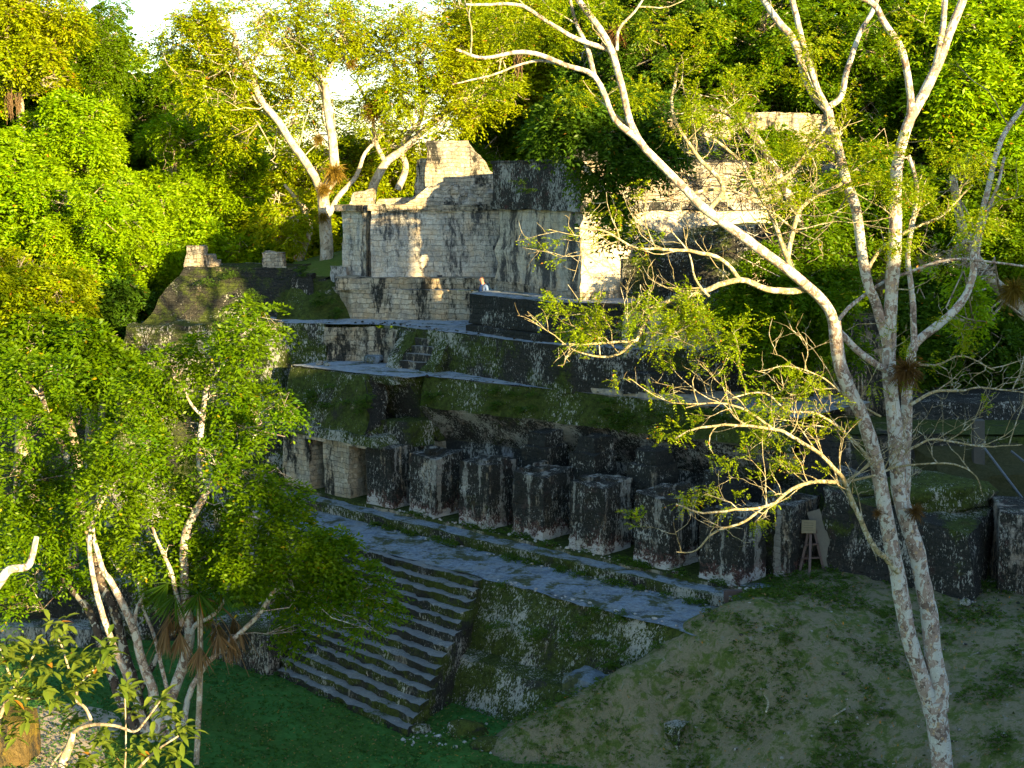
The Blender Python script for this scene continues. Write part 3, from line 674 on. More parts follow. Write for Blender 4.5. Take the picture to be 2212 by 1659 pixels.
# --- central building
C0 = np.array([2.38, 48.25]); dR = np.array([.889, .457]); dL = np.array([-.457, .889])
def cb(a, b): return C0 + dR * a + dL * b
ce = empty('central_building', (*C0, 12.1), 'tall plastered stone building with a black frieze, its right face blazing in sun', 'building')
def cbox(mb, a0, a1, b0, b1, z0, z1, **kw): slab(mb, [cb(a0, b0), cb(a1, b0), cb(a1, b1), cb(a0, b1)], z0, z1, **kw)
m = MB(); cbox(m, 0, 19, 0, 6.4, 12.0, 15.12, cell=.25, amp=.03); m.build('wall', M['plaster'], ce)
sunlit_tone = stone('sunlit_tone_plaster', light=(.66, .6, .48), dark=.12, moss=0., white=.2, brick=.25, bsc=1.6, top='black', film=((.12, .1, .08), (.3, .27, .22)))
m = MB(); m.grid([*cb(.0, -.03), 12.0], [*cb(19, -.03), 12.0], [*cb(19, -.03), 15.12], [*cb(.0, -.03), 15.12], .25, .03); m.build('side_wall', sunlit_tone, ce)  # lighter overlay paints the sunlight into this face's plaster colour
m = MB(); m.grid([*cb(-.13, -.17), 15.35], [*cb(19, -.17), 15.35], [*cb(19, -.17), 16.82], [*cb(-.13, -.17), 16.82], .25, .035); m.build('sunlit_tone_frieze', M['comb'], ce)  # paler overlay on the lit face only, sunlight put into the colour
m = MB(); cbox(m, -.08, 19.1, -.08, 6.5, 12.02, 12.38, cell=.15, amp=.06); m.build('base_course', M['comb'], ce)
m = MB(); cbox(m, -.2, 19.2, -.2, 6.6, 15.12, 15.4, cell=.15, amp=.07); m.build('cornice', M['frieze'], ce)
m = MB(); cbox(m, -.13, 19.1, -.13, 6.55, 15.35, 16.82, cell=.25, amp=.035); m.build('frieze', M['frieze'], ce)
m = MB(); cbox(m, -.17, 19.15, -.17, 6.6, 16.8, 16.9, cell=.25, amp=.03); m.build('roof_edge', M['dark_brick'], ce)
m = MB(); cbox(m, 5, 13, 2.4, 4.6, 16.85, 18.75, cell=.25, amp=.08); m.build('roof_comb', M['comb'], ce)
m = MB(); cbox(m, 1.2, 2.6, 3.2, 4.4, 16.85, 17.3, cell=.25, amp=.05); m.build('roof_block', M['dark_brick'], ce)

# --- left building with roof comb
le = empty('roof_comb_building', (-3.5, 55.7, 12), 'pale masonry building crowned by a tapering ruined roof comb', 'building')
ZB = 11.95
m = MB(); slab(m, [(-6.9, 54.9), (3.2, 54.6), (3.2, 62), (-6.9, 62)], ZB, 12.42, cell=.2, amp=.05); m.build('plinth', M['tan_wall'], le)
y0 = 55.6
m = MB(); slab(m, [(-5.55, y0), (3.2, y0), (3.2, 61), (-5.55, 61)], 12.35, 15.0, cell=.22, amp=.035); m.build('wall', M['light_wall'], le)
m = MB(); slab(m, [(-6.85, y0 + 1.5), (-5.95, y0 + .45), (-5.5, y0 + .9), (-5.5, y0 + 4)], 11.9, 15.0, cell=.2, amp=.05); m.build('jamb', M['light_wall'], le)
m = MB(); slab(m, [(-5.93, y0 + .35), (-5.78, y0 + .25), (-5.7, y0 + .5), (-5.85, y0 + .6)], 12.0, 15.0, cell=.3, amp=.015); m.build('door_edge', M['plaster'], le)
m = MB(); slab(m, [(-7.1, y0 + 1.5), (-5.9, y0 + .15), (-5.4, y0 + .9), (-5.4, y0 + 4)], 14.98, 15.22, cell=.2, amp=.03, bottom=True); slab(m, [(-5.7, y0 - .1), (.2, y0 - .1), (.2, y0 + 2), (-5.7, y0 + 2)], 15.0, 15.25, cell=.2, amp=.05, bottom=True)
m.build('cornice', M['comb'], le)
m = MB(); slab(m, [(.2, y0 - .06), (3.2, y0 - .06), (3.2, y0 + 2), (.2, y0 + 2)], 14.95, 15.15, cell=.2, amp=.05); m.build('cornice_end', M['comb'], le)
m = MB()
m.hexa([(-4.4, y0 + .2, 15.2), (1.2, y0 + .2, 15.2), (1.6, y0 + 2.6, 15.2), (-4.2, y0 + 2.6, 15.2)], [(-3.3, y0 + .7, 16.0), (-.2, y0 + .7, 16.0), (0, y0 + 2.4, 15.9), (-3.3, y0 + 2.4, 15.9)], .15, .12, 2)
m.hexa([(-4.0, y0 + 1.6, 15.2), (-3.1, y0 + .9, 15.2), (-3.1, y0 + 2.6, 15.2), (-4.0, y0 + 2.6, 15.2)], [(-3.75, y0 + 1.6, 17.0), (-3.2, y0 + 1.3, 17.1), (-3.2, y0 + 2.4, 17.1), (-3.75, y0 + 2.4, 17.0)], .15, .09, 2)
m.hexa([(-3.5, y0 + .8, 15.8), (-1.2, y0 + .75, 15.8), (-1.2, y0 + 2.4, 15.8), (-3.5, y0 + 2.4, 15.8)], [(-3.35, y0 + 1.2, 17.75), (-1.75, y0 + 1.1, 17.78), (-1.75, y0 + 2.1, 17.75), (-3.35, y0 + 2.1, 17.75)], .15, .08, 2)
m.hexa([(-1.5, y0 + .8, 15.8), (-.3, y0 + .8, 15.7), (-.2, y0 + 2.3, 15.7), (-1.5, y0 + 2.3, 15.8)], [(-1.95, y0 + 1.15, 17.75), (-1.75, y0 + 1.1, 17.7), (-1.75, y0 + 2.1, 17.7), (-1.95, y0 + 2.1, 17.7)], .15, .09, 2)
m.build('roof_comb', M['comb'], le)
m = MB(); m.hexa([(-6.5, y0 + 1.0, 15.15), (-5.5, y0 + .9, 15.15), (-5.5, y0 + 2.4, 15.15), (-6.5, y0 + 2.4, 15.15)], [(-6.3, y0 + 1.1, 15.7), (-5.55, y0 + 1.0, 15.85), (-5.6, y0 + 2.2, 15.8), (-6.3, y0 + 2.2, 15.7)], .13, .08, 2)
m.hexa([(-5.5, y0 + 1.6, 15.15), (-4.0, y0 + 1.6, 15.15), (-4.0, y0 + 2.6, 15.15), (-5.5, y0 + 2.6, 15.15)], [(-5.4, y0 + 1.7, 15.45), (-4.0, y0 + 1.7, 15.5), (-4.0, y0 + 2.5, 15.5), (-5.4, y0 + 2.5, 15.45)], .15, .06, 2); m.build('parapet', M['comb'], le)
for px, py, w in ((950, 597, .2), (1068, 533, .12)):
    p = D(px, py, y0 - .02); m = MB(); m.hexa([p + (-w / 2, -.03, -.13), p + (w / 2, -.03, -.13), p + (w / 2, .1, -.13), p + (-w / 2, .1, -.13)], [p + (-w / 2, -.03, .05), p + (w / 2, -.03, .05), p + (w / 2, .1, .05), p + (-w / 2, .1, .05)], 1, 0)
    m.build('vent_hole', M['strap'], le)

# --- low wall in front of it
pl = empty('building_terrace', (-3.5, 54.6, 10.8), 'low tan and black stained terrace wall under the roof comb building', 'terrace wall')
m = MB(); m.loft([[np.array([x, y - .1, 10.7]), np.array([x, y, 11.98])] for x, y in [(-7.2, 56.2), (-6.3, 55.0), (-3, 54.45), (.6, 54.2)]], .2, .05)
m.build('wall', M['tan_wall'], pl)
m = MB(); m.loft([[np.array([x, y, 11.98]), np.array([x, y + 2.2, 12.0])] for x, y in [(-7.2, 56.2), (-6.3, 55.0), (-3, 54.45), (.6, 54.2)]], .3, .02); m.build('floor', M['walk'], pl)

# --- left ruin with stubs
lr = empty('left_ruin', (-11, 56, 10.5), 'mossy ruined mass with flat top at the left end of the acropolis', 'ruin')
m = MB()
m.hexa([(-14.9, 55.2, 10.2), (-7.6, 55.3, 10.6), (-6.6, 60, 10.6), (-14.8, 62, 10.2)], [(-13.5, 56.6, 12.3), (-7.5, 56.6, 12.3), (-7.0, 60, 12.3), (-13.3, 61, 12.3)], .25, .14, 1.1)
m.hexa([(-13.5, 56.8, 12.25), (-8.6, 56.8, 12.25), (-8.4, 60, 12.25), (-13.3, 61, 12.25)], [(-13.2, 57.0, 12.72), (-8.7, 57.0, 12.7), (-8.6, 60, 12.7), (-13.1, 61, 12.7)], .2, .07, 2)
m.build('mass', stone('mossy_ruin', light=(.3, .26, .19), dark=.85, moss=.42, white=.5, brick=.9, bsc=.8), lr)
m = MB()
m.hexa([(-15.6, 52.6, 1), (-8.2, 52.4, 1), (-6, 62, 1), (-16, 64, 1)], [(-14.9, 54.0, 10.6), (-8.9, 53.9, 10.75), (-6, 62, 10.7), (-14.9, 63, 10.5)], .3, .16, 1.1)
m.build('lower_mass', M['green_wall'], lr)
def stub(pxs, label, boxes):
    m = MB()
    for x0, x1, z0, z1, dy in boxes:
        m.hexa([(x0, 57.1 + dy, z0), (x1, 57.1 + dy, z0), (x1, 58.2, z0), (x0, 58.2, z0)], [(x0 + .05, 57.15 + dy, z1), (x1 - .05, 57.15 + dy, z1), (x1 - .05, 58.1, z1), (x0 + .05, 58.1, z1)], .13, .08, 2.4)
    set_props(m.build('masonry_stub', M['comb']), label, 'masonry stub')
stub(0, 'stepped masonry stub with a sunlit right side on top of the left ruin', [(-13.25, -12.5, 12.68, 13.55, 0), (-12.55, -12.15, 12.68, 13.2, .2), (-12.25, -11.95, 12.68, 12.95, .3)])
stub(0, 'square dark masonry stub on the right end of the left ruin', [(-10.15, -9.25, 12.6, 13.3, 0), (-10.0, -9.15, 12.3, 12.7, -.1)])
m = MB(); slab(m, [(-8.8, 55.9), (-7.9, 55.9), (-7.9, 56.9), (-8.8, 56.9)], 11.6, 12.45, .08, cell=.15, amp=.1); set_props(m.build('masonry_stub', M['dark_brick']), 'low dark masonry block below the grassy knoll beside the eroded path', 'masonry stub')
m = MB(); slab(m, [(-7.3, 56.4), (-6.6, 56.2), (-6.5, 57.4), (-7.3, 57.4)], 11.8, 12.75, .1, cell=.15, amp=.12); set_props(m.build('masonry_stub', M['rock']), 'white-patched boulder of masonry at the left foot of the roof comb building', 'masonry stub')
# knoll
m = MB(); xs = np.linspace(-9.5, 2, 50); ys = np.linspace(57.2, 74, 40); X, Y = np.meshgrid(xs, ys)
Z = 12.3 + 1.15 * np.exp(-((X + 4.5) / 4.5) ** 2) * np.clip((Y - 57) / 4.5, 0, 1) - .6 * np.clip((Y - 66) / 8, 0, 1) * 3; PP = np.column_stack([X.ravel(), Y.ravel(), Z.ravel()]); PP[:, 2] += fbm(PP, .8, 2) * .08
i = (np.arange(49)[None, :] + np.arange(39)[:, None] * 50).ravel(); m.add(PP, np.stack([i, i + 1, i + 51, i + 50], 1)); set_props(m.build('grass_knoll', M['knoll']), kind='structure')
# eroded mossy slope with path between the ruin and the terrace
m = MB(); m.hexa([(-9.3, 54.7, 10.6), (-5.6, 54.6, 10.6), (-5.9, 57, 10.6), (-9.0, 58, 10.6)], [(-8.7, 56.5, 12.3), (-6.6, 56.1, 12.05), (-6.5, 58, 12.3), (-8.6, 58.5, 12.4)], .25, .14, 1.2)
set_props(m.build('mossy_slope', stone('eroded_slope', light=(.45, .42, .38), dark=.3, moss=.78, white=.2, brick=0.)), 'mossy eroded bank with a worn pale track between left ruin and pale building', 'bank')

# --- dark structures to the right of the central building
rs = empty('right_structure', (5.5, 46, 9.4), 'black stained stepped masonry block with a pale plastered panel right of the sunlit face', 'ruined structure')
m = MB()
m.hexa([(3.8, 48.75, 11.8), (8.2, 48.2, 11.8), (8.6, 51, 11.8), (4.3, 51, 11.8)], [(3.8, 48.8, 13.5), (8.2, 48.3, 13.5), (8.6, 51, 13.5), (4.3, 51, 13.5)], .2, .07)
m.hexa([(4.3, 48.85, 13.4), (8.2, 48.3, 13.4), (8.6, 51, 13.4), (4.5, 51, 13.4)], [(4.35, 48.9, 13.85), (8.2, 48.4, 14.0), (8.6, 51, 14.0), (4.6, 51, 13.9)], .2, .07)
m.hexa([(5.9, 48.8, 13.9), (9.6, 48.2, 13.9), (9.6, 51, 13.9), (6.1, 51, 13.9)], [(6.0, 48.9, 14.5), (9.6, 48.3, 14.7), (9.6, 51, 14.7), (6.2, 51, 14.5)], .2, .08)
m.build('upper_wall', M['dark_wall'], rs)
m = MB(); slab(m, [(3.7, 46.45), (6.9, 46.1), (6.9, 48.5), (3.7, 48.5)], 10.6, 11.93, cell=.25, amp=.03); m.build('plaster_panel', stone('yellowed_plaster', light=(.55, .5, .4), dark=.3, moss=.1, white=.2, brick=.05), rs)
m = MB(); slab(m, [(3.6, 46.3), (9.5, 45.8), (9.5, 48), (3.6, 48)], 11.9, 12.06, cell=.2, amp=.05, bottom=True); slab(m, [(6.85, 46.0), (10, 45.8), (10, 48.5), (6.85, 48.5)], 10.5, 11.93, cell=.25, amp=.06); m.build('cornice', M['dark_wall'], rs)
m = MB(); slab(m, [(3.62, 46.0), (9.8, 45.3), (9.8, 48), (3.62, 48)], 9.2, 10.72, cell=.25, amp=.07); m.build('base_wall', M['dark_wall'], rs)
m = MB(); slab(m, [(3.6, 45.1), (5.75, 44.75), (6.0, 46.2), (3.7, 46.2)], 9.3, 9.98, .02, cell=.2, amp=.04)
set_props(m.build('stone_bench', M['dark_brick']), 'low rectangular stone bench on the walkway below the plastered panel', 'bench block')
for k, (px, py, s) in enumerate([(1245, 805, .32), (1290, 800, .5), (1328, 795, .45)]):
    rock('rubble_block', px, py, 9.42, (s, .35, s * .8), M['dark_wall'], ['small dark broken block at the corner of the upper walkway', 'big dark broken block between the upper walkway and the stone bench', 'dark block leaning on the base of the right structure'][k], 'rubble', seed=40 + k, blocky=True)

# --- far right walls
fw = empty('far_right_wall', (10, 47, 8), 'tall pale blocky wall half hidden by hanging foliage behind the forked tree', 'wall')
m = MB(); m.hexa([(8.6, 46.4, 7.6), (12.6, 45.8, 7.6), (12.8, 49, 7.6), (8.6, 49, 7.6)], [(8.7, 46.6, 11.6), (12.5, 46.0, 11.6), (12.7, 49, 11.6), (8.7, 49, 11.6)], .25, .06); m.build('wall', stone('blocky_pale_wall', light=(.42, .38, .3), dark=.62, moss=.3, white=.3, brick=.8, bsc=1.5), fw)
m = MB(); m.hexa([(12.4, 44.5, 7), (24, 44, 7), (24, 49, 7), (12.4, 49, 7)], [(12.4, 45.6, 8.95), (24, 45.2, 8.95), (24, 49, 8.95), (12.4, 49, 8.95)], .3, .08); m.build('lower_wall', M['dark_brick'], fw)
m = MB(); m.hexa([(8.6, 41.3, 4), (24, 41, 4), (24, 46, 4), (8.6, 46, 4)], [(8.8, 42.6, 8.4), (24, 42.3, 8.4), (24, 46, 8.4), (8.8, 46, 8.4)], .3, .14); m.build('front_wall', stone('front_mass', light=(.4, .36, .3), dark=.85, moss=.5, white=.4, brick=.6), fw)
m = MB(); m.grid((8.8, 42.62, 8.44), (24, 42.32, 8.44), (24, 45.3, 8.44), (8.8, 46.4, 8.44), .3, .04); m.build('floor', stone('dim_earthy_floor', light=(.2, .18, .14), dark=.7, moss=.5, white=.1, brick=0.), fw)
# dark end ruin behind the mound
a0, a1 = G(1772, 1238, 4.9), G(2105, 1300, 4.9)
m = MB(); m.hexa([a0 + (0, 0, -.5), a1 + (0, 0, -.5), a1 + (1.4, 2.6, -.5), a0 + (1.2, 3.2, -.5)], [a0 + (.05, .15, 2.42), a1 + (-.15, .2, 1.75), a1 + (1.2, 2.4, 2.0), a0 + (1.2, 3, 2.6)], .18, .1)
set_props(m.build('end_ruin', stone('end_ruin_stone', light=(.36, .34, .31), dark=.9, moss=.35, white=.75, brick=.55, red=.2)), 'massive black and white lichened wall end standing behind the forked tree trunks', 'ruined wall')
rock('mossy_hump', 2020, 1085, 7.0, (1.5, 1.2, .55), M['mossrock'], 'mossy hump with a sunlit yellow crest on top of the wall end', 'mossy mound', seed=51)
rock('mossy_hump', 1890, 1060, 7.15, (1.5, .8, .2), M['mossrock'], 'low strip of sunlit yellow moss on the wall top left of the hump', 'mossy mound', seed=52)
rock('pale_stone', 1978, 1022, 7.9, (.14, .12, .12), M['rock'], 'small pale stone on the mossy hump', 'stone', seed=53)
a0, a1 = G(2152, 1285, 4.9), G(2290, 1310, 4.9)
m = MB(); m.hexa([a0 + (0, 0, -.5), a1 + (0, 0, -.5), a1 + (.5, 2.6, -.5), a0 + (.5, 2.4, -.5)], [a0 + (.05, .1, 2.3), a1 + (0, .1, 2.3), a1 + (.5, 2.5, 2.3), a0 + (.5, 2.3, 2.3)], .18, .07)
set_props(m.build('end_ruin', stone('right_ruin_stone', light=(.4, .36, .32), dark=.7, moss=.3, white=.8, brick=.6, red=.5)), 'pinkish lichened wall corner cut by the right edge of the picture', 'ruined wall')
# root-laced earth bank between
m = MB(); m.hexa([(11.8, 38.4, 4.6), (16, 38.0, 4.6), (17, 43, 4.6), (11.5, 43, 4.6)], [(12.6, 40.6, 7.4), (16.5, 40.4, 7.6), (17, 43, 8.2), (12.3, 43, 8.2)], .25, .25, 1.0)
set_props(m.build('earth_bank', M['forestfloor']), 'dark earth bank laced with roots between two lichened wall ends', 'bank')
for k, (px, py, s) in enumerate([(2085, 1275, .16), (2085, 1300 + 5, .17), (2055, 1285, .07), (2150, 1265, .2), (2110, 1320, .08), (1900, 1290, .05), (2165, 1275, .14)]):
    z = 4.95; rock('pale_stone', px, py, z, (s, s * .8, s * .6), M['rock'], 'pale loose stone on the bare ground right of the forked tree', 'stone', 'loose stones right of the tree', seed=60 + k)

# --- low lichened wall far left behind the multi-stemmed tree
m = MB(); slab(m, [(-18, 45), (-11, 44.2), (-10.6, 45.5), (-18, 46.5)], 1, 3.2, .02, cell=.25, amp=.08)
set_props(m.build('low_wall', M['dark_wall']), 'low black and white lichened wall across the lawn behind the multi-stemmed tree', 'wall')
m = MB(); slab(m, [(-17, 44), (-13, 43.4), (-13, 44.8), (-17, 45.2)], 1, 1.9, .04, cell=.25, amp=.08)
set_props(m.build('low_wall', M['rock']), 'pale low step in front of the lichened wall at the far left', 'wall')
a = G(62, 1655, PZ)
m = MB(); slab(m, [(a[0] - 1.6, a[1] - .1), (a[0], a[1] - .1), (a[0], a[1] + 1), (a[0] - 1.6, a[1] + 1)], 1.2, 2.5, .05, cell=.15, amp=.05)
set_props(m.build('stone_block', stone('ochre_block', light=(.11, .08, .03), dark=.5, moss=.4, white=.1, brick=0., mosscol=(.1, .08, .015))), 'squat ochre mossy block at the bottom left beside the sandy path', 'stone block')

# ================================================================= VEGETATION
def tr(pts, d, r, dd=0.):
    n = len(pts); return ([D(x, y, d + dd * k / (n - 1)) for k, (x, y) in enumerate(pts)], r[0] * d / F, r[1] * d / F)
def env(cx, cy, rx, ry, d, n, rp, cnt, bulge=None):
    out = []; g_ = 2.399963
    for k in range(n):
        q = math.sqrt((k + .5) / n); a = k * g_ + RNG.uniform(-.4, .4); q = min(1.12, q * RNG.uniform(.78, 1.16))
        px, py = cx + rx * q * math.cos(a), cy + ry * q * math.sin(a)
        b = bulge if bulge is not None else min(rx, ry) * d / F
        dep = d - b * math.sqrt(max(0, 1 - q * q)) * RNG.uniform(.6, 1.1) + RNG.uniform(-.9, .9)
        out.append(PC(px, py, rp * RNG.uniform(.75, 1.25), dep, cnt))
    return out
FOREST = 'forest trees behind the ruins'
KB = dict(length=.75, pairs=4, ll=.27, lw=.12, droop=.45)
def bgtree(label, envs, leaf, bx, d, bark='bark_tan', kw=None, dens=1., rtop=.12, topy=None, name='forest_tree', sky=True):
    cl = []
    for (a_, b_, c_, d_, e_, n_, r_, k_) in envs: cl += env(a_, b_, c_ * 1.05, d_ * 1.05, e_, int(n_ * 2.1), r_ * .62, int(k_ * .68)); cl += env(a_, b_, c_ * .75, d_ * .75, e_ + 1.5, int(n_ * .5), r_ * 1.1, int(k_ * .7))
    f_ = RNG.uniform(.58, .95); kw = dict(length=.75 * f_, pairs=4 if f_ > .9 else 5, ll=.27 * f_, lw=.115 * f_, droop=RNG.uniform(.3, .8))
    ty = topy if topy is not None else envs[0][1] + envs[0][3] * .3
    top = D(envs[0][0], ty, d); base = D(bx, 400, d); base[2] = PZ
    if base[1] > 55 and -9 < base[0] < 2: base[2] = 12.0
    mid = base * .45 + top * .55 + np.array([RNG.uniform(-.7, .7), 0, 0])
    H_ = top[2] - base[2]; r = .02 * H_ + .08
    return tree(name, label, 'tree', base, [([base, base * .75 + mid * .25, mid, top], r, rtop)], cl, M[bark], M[leaf], FOREST, dens, kw or KB, True, .09)
bgtree('tall tree at the top left corner with long hanging vines', [(40, 60, 120, 130, 72, 14, 48, 300)], 'leaf_yellow', 20, 72)
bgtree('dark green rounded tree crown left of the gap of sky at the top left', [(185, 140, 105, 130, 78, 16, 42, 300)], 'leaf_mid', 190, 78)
bgtree('vine smothered cone shaped tree below the dark rounded crown at left', [(165, 350, 105, 150, 64, 18, 42, 340)], 'leaf_bright', 165, 64)
bgtree('bright leafy tree on the left edge halfway up', [(25, 420, 110, 130, 62, 15, 48, 340)], 'leaf_bright', 10, 62)
bgtree('broad bright tree with drooping sprays left of the ruin', [(210, 510, 150, 120, 60, 20, 48, 360)], 'leaf_bright', 210, 60)
bgtree('yellowish bushy tree at the left edge above the shaded foreground crown', [(55, 640, 115, 110, 56, 15, 48, 360)], 'leaf_yellow', 60, 56)
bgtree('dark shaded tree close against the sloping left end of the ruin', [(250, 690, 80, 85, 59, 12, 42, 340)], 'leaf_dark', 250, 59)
bgtree('tall bright green tree right of the sky gap with pale inner branches', [(430, 400, 120, 170, 68, 20, 44, 330)], 'leaf_bright', 440, 68)
bgtree('thin crowned darker tree rising behind on the right of the sky gap', [(370, 230, 70, 110, 80, 12, 34, 230)], 'leaf_mid', 380, 80)
bgtree('yellow green tree above the square masonry stub', [(590, 440, 110, 120, 71, 16, 42, 320)], 'leaf_yellow', 590, 71)
bgtree('low bright tree directly behind the stepped masonry stub', [(430, 560, 150, 60, 65, 14, 38, 340)], 'leaf_bright', 420, 65)
bgtree('low yellow green bush like tree at the foot of the white barked trunk', [(640, 520, 70, 60, 68, 9, 36, 320)], 'leaf_yellow', 640, 68)
bgtree('mid green tree behind the top of the shaded foreground crown at left', [(120, 780, 150, 75, 53, 14, 46, 360)], 'leaf_mid', 120, 53)
bgtree('dense green tree between the roof comb and the black frieze', [(1130, 280, 120, 150, 72, 22, 44, 330), (1060, 380, 60, 60, 70, 5, 36, 300)], 'leaf_mid', 1120, 74)
bgtree('yellow green tree right behind the roof comb, low in the crown gap', [(800, 350, 110, 60, 70, 10, 36, 300)], 'leaf_yellow', 800, 72)
bgtree('yellow leaved tree high above the roof comb at the top centre', [(1130, 90, 130, 110, 68, 16, 42, 300)], 'leaf_yellow', 1150, 70)
bgtree('dark pinnate leaved tree top centre right behind the long sweeping limb', [(1430, 120, 190, 170, 62, 24, 48, 330)], 'leaf_dark', 1480, 63)
bgtree('tall dark green tree between the sweeping limb and the slanting middle stem', [(1660, 150, 170, 190, 60, 22, 50, 330)], 'leaf_mid', 1680, 62)
bgtree('tall green tree behind the upper fork of the right stem', [(1900, 200, 160, 190, 58, 22, 50, 330)], 'leaf_mid', 1900, 60)
bgtree('bright green tree filling the top right corner', [(2130, 180, 150, 200, 56, 20, 52, 330)], 'leaf_bright', 2150, 57)
bgtree('green tree growing over the sunlit upper wall right of centre', [(1640, 400, 130, 110, 54, 16, 44, 330)], 'leaf_mid', 1640, 55.5)
bgtree('dense tree at the right edge beside the slanting grey stem', [(2140, 480, 110, 130, 52, 14, 48, 330)], 'leaf_mid', 2160, 53)
bgtree('deep green tree mass between the two forked stems', [(1900, 440, 130, 130, 53, 15, 48, 330)], 'leaf_mid', 1930, 55)
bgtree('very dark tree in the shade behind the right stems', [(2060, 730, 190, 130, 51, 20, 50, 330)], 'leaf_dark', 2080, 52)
# dense far forest
lb = MB(); cl = []
for k in range(120):
    x = -260 + 2740 * k / 119; top = 60 if x < 215 else 260 if x < 330 else 215 if x < 540 else 400 if x < 1010 else -40
    for y in np.arange(top + 60, 640, 150): cl.append(PC(x + RNG.uniform(-15, 15), y + RNG.uniform(-25, 25), 75, 98 + RNG.uniform(-5, 5), 130))
    if x > 1350 or x < 520:
        for y in np.arange(max(top, 150), 900, 190): cl.append(PC(x + RNG.uniform(-15, 15), y + RNG.uniform(-25, 25), 80, 84 + RNG.uniform(-3, 3), 90))
clumps(lb, cl, 1, length=1.3, pairs=4, ll=.6, lw=.3, droop=.4)
set_props(lb.build('far_forest', M['leaf_mid'], None, smooth=False, uv=False), 'far forest reading as one leafy mass behind the nearer trees', 'forest', kind='stuff')

# feathery white-barked trees in the middle
KF = dict(length=.7, pairs=6, ll=.17, lw=.06, droop=.3)
tw = dict(per=.5, length=1.7, r0=.03, depth=2, up=.3)
w1 = [tr([(704, 566), (704, 478), (701, 417), (721, 376), (718, 308), (707, 222), (697, 164), (649, 120), (588, 92), (560, 65)], 61, (15, 4)),
      tr([(703, 430), (690, 403), (673, 369), (625, 301), (598, 256), (560, 212), (540, 154), (509, 106), (506, 72), (472, 55), (430, 30)], 61, (10, 4), -1.5),
      tr([(707, 240), (690, 180), (660, 140), (640, 60), (650, 0)], 61, (6, 3), 1), tr([(540, 154), (560, 90), (545, 20)], 60.5, (4, 2)), tr([(697, 164), (740, 100), (760, 30)], 61, (5, 2)),
      tr([(704, 478), (730, 430), (770, 380), (790, 330), (830, 290)], 61, (7, 3), 1)]
tree('white_barked_tree', 'white barked feathery tree with rusty epiphytes standing on the grassy knoll', 'tree', D(704, 566, 61), w1,
     env(560, 90, 200, 100, 61, 20, 34, 150, 1.5) + env(700, 60, 130, 90, 62, 11, 32, 140, 1) + env(420, 60, 80, 60, 61, 7, 32, 170, 1) + env(620, 260, 120, 100, 63, 12, 30, 140, 1) + env(470, 180, 70, 60, 61, 5, 28, 150, 1), M['bark_white'], M['leaf_yellow'], None, .95, KF, True, .06, tw)
w2 = [tr([(800, 430), (808, 400), (832, 352), (869, 325), (907, 290), (958, 246), (1010, 215)], 62, (11, 5)), tr([(859, 410), (876, 359), (866, 325), (885, 290), (907, 260), (915, 200), (900, 120), (910, 40)], 62.5, (8, 3)),
      tr([(958, 246), (1000, 200), (1050, 190), (1090, 200)], 62, (5, 2)), tr([(907, 290), (870, 220), (850, 140), (800, 60)], 62, (5, 2)), tr([(832, 352), (810, 300), (800, 240), (770, 180)], 62, (6, 2))]
tree('white_barked_tree', 'white barked leaning tree behind the roof comb with pale crossing limbs', 'tree', D(800, 430, 62), w2,
     env(900, 120, 170, 120, 62, 20, 36, 170, 1.5) + env(1000, 200, 110, 90, 62, 9, 30, 150, 1) + env(830, 240, 80, 80, 63, 7, 28, 120, 1) + env(1050, 60, 110, 70, 62, 8, 34, 190, 1), M['bark_white'], M['leaf_yellow'], None, .95, KF, True, .06, tw)
w3 = [tr([(640, 580), (660, 530), (668, 480), (640, 430), (615, 400)], 63, (8, 3))]
tree('small_tree', 'slender pale stemmed tree left of the white barked trunk on the knoll', 'tree', D(640, 585, 63), w3, env(610, 470, 50, 60, 63, 6, 28, 160, 1), M['bark_white'], M['leaf_yellow'], None, 1, KF)

def epiphyte(px, py, rp, d, mat, label, n=900, group='epiphytes on tree branches'):
    c = D(px, py, d); r = rp * d / F; m = MB(); dr = nrm(RNG.normal(0, 1, (n, 3)) + np.array([0, 0, -.15])); L_ = r * RNG.uniform(.3, 1.2, n) * (.6 + .6 * np.abs(np.sin(3 * dr[:, 0] + 4 * dr[:, 2])))
    sd_ = nrm(np.cross(dr, RNG.normal(0, 1, (n, 3)))) * r * .02; P = c + dr * r * .08
    mid = P + dr * L_[:, None] * .6; tip = P + dr * L_[:, None]; tip[:, 2] -= L_ * .25
    m.add(np.stack([P, mid + sd_, tip, mid - sd_], 1).reshape(-1, 3), np.arange(4 * n).reshape(-1, 4))
    set_props(m.build('epiphyte', mat, None, False, False), label, 'epiphyte', group)
for a in [(722, 372, 27, 60.5, 'epi', 'large rusty spiky epiphyte in the fork of the white barked tree'), (700, 408, 18, 60.5, 'epi', 'rusty epiphyte just below the fork of the white barked tree'), (688, 300, 14, 61, 'epi', 'small rusty epiphyte on the upright stem above the fork'),
          (758, 138, 13, 60.5, 'epi', 'round orange epiphyte alone against the sky gap'), (806, 235, 28, 61, 'epi', 'broad orange green epiphyte on a thin limb above the small parapet'), (698, 468, 15, 60.3, 'epi', 'rusty epiphyte halfway down the white barked trunk'),
          (1958, 800, 40, 28.9, 'epidark', 'big dark brown shaggy epiphyte in the crotch of the right hand stem'), (1978, 1105, 22, 29, 'epidark', 'small dark brown shaggy epiphyte low on the right hand trunk'), (1895, 1108, 12, 28.8, 'epidark', 'tiny brown epiphyte on the left trunk'),
          (1335, 70, 26, 58, 'epidark', 'brown epiphyte clump high behind the sweeping limb'), (2190, 625, 36, 34.5, 'epi', 'yellow epiphyte tufts on the leaning trunk at the right edge')]:
    epiphyte(*a[:4], M[a[4]], a[5])
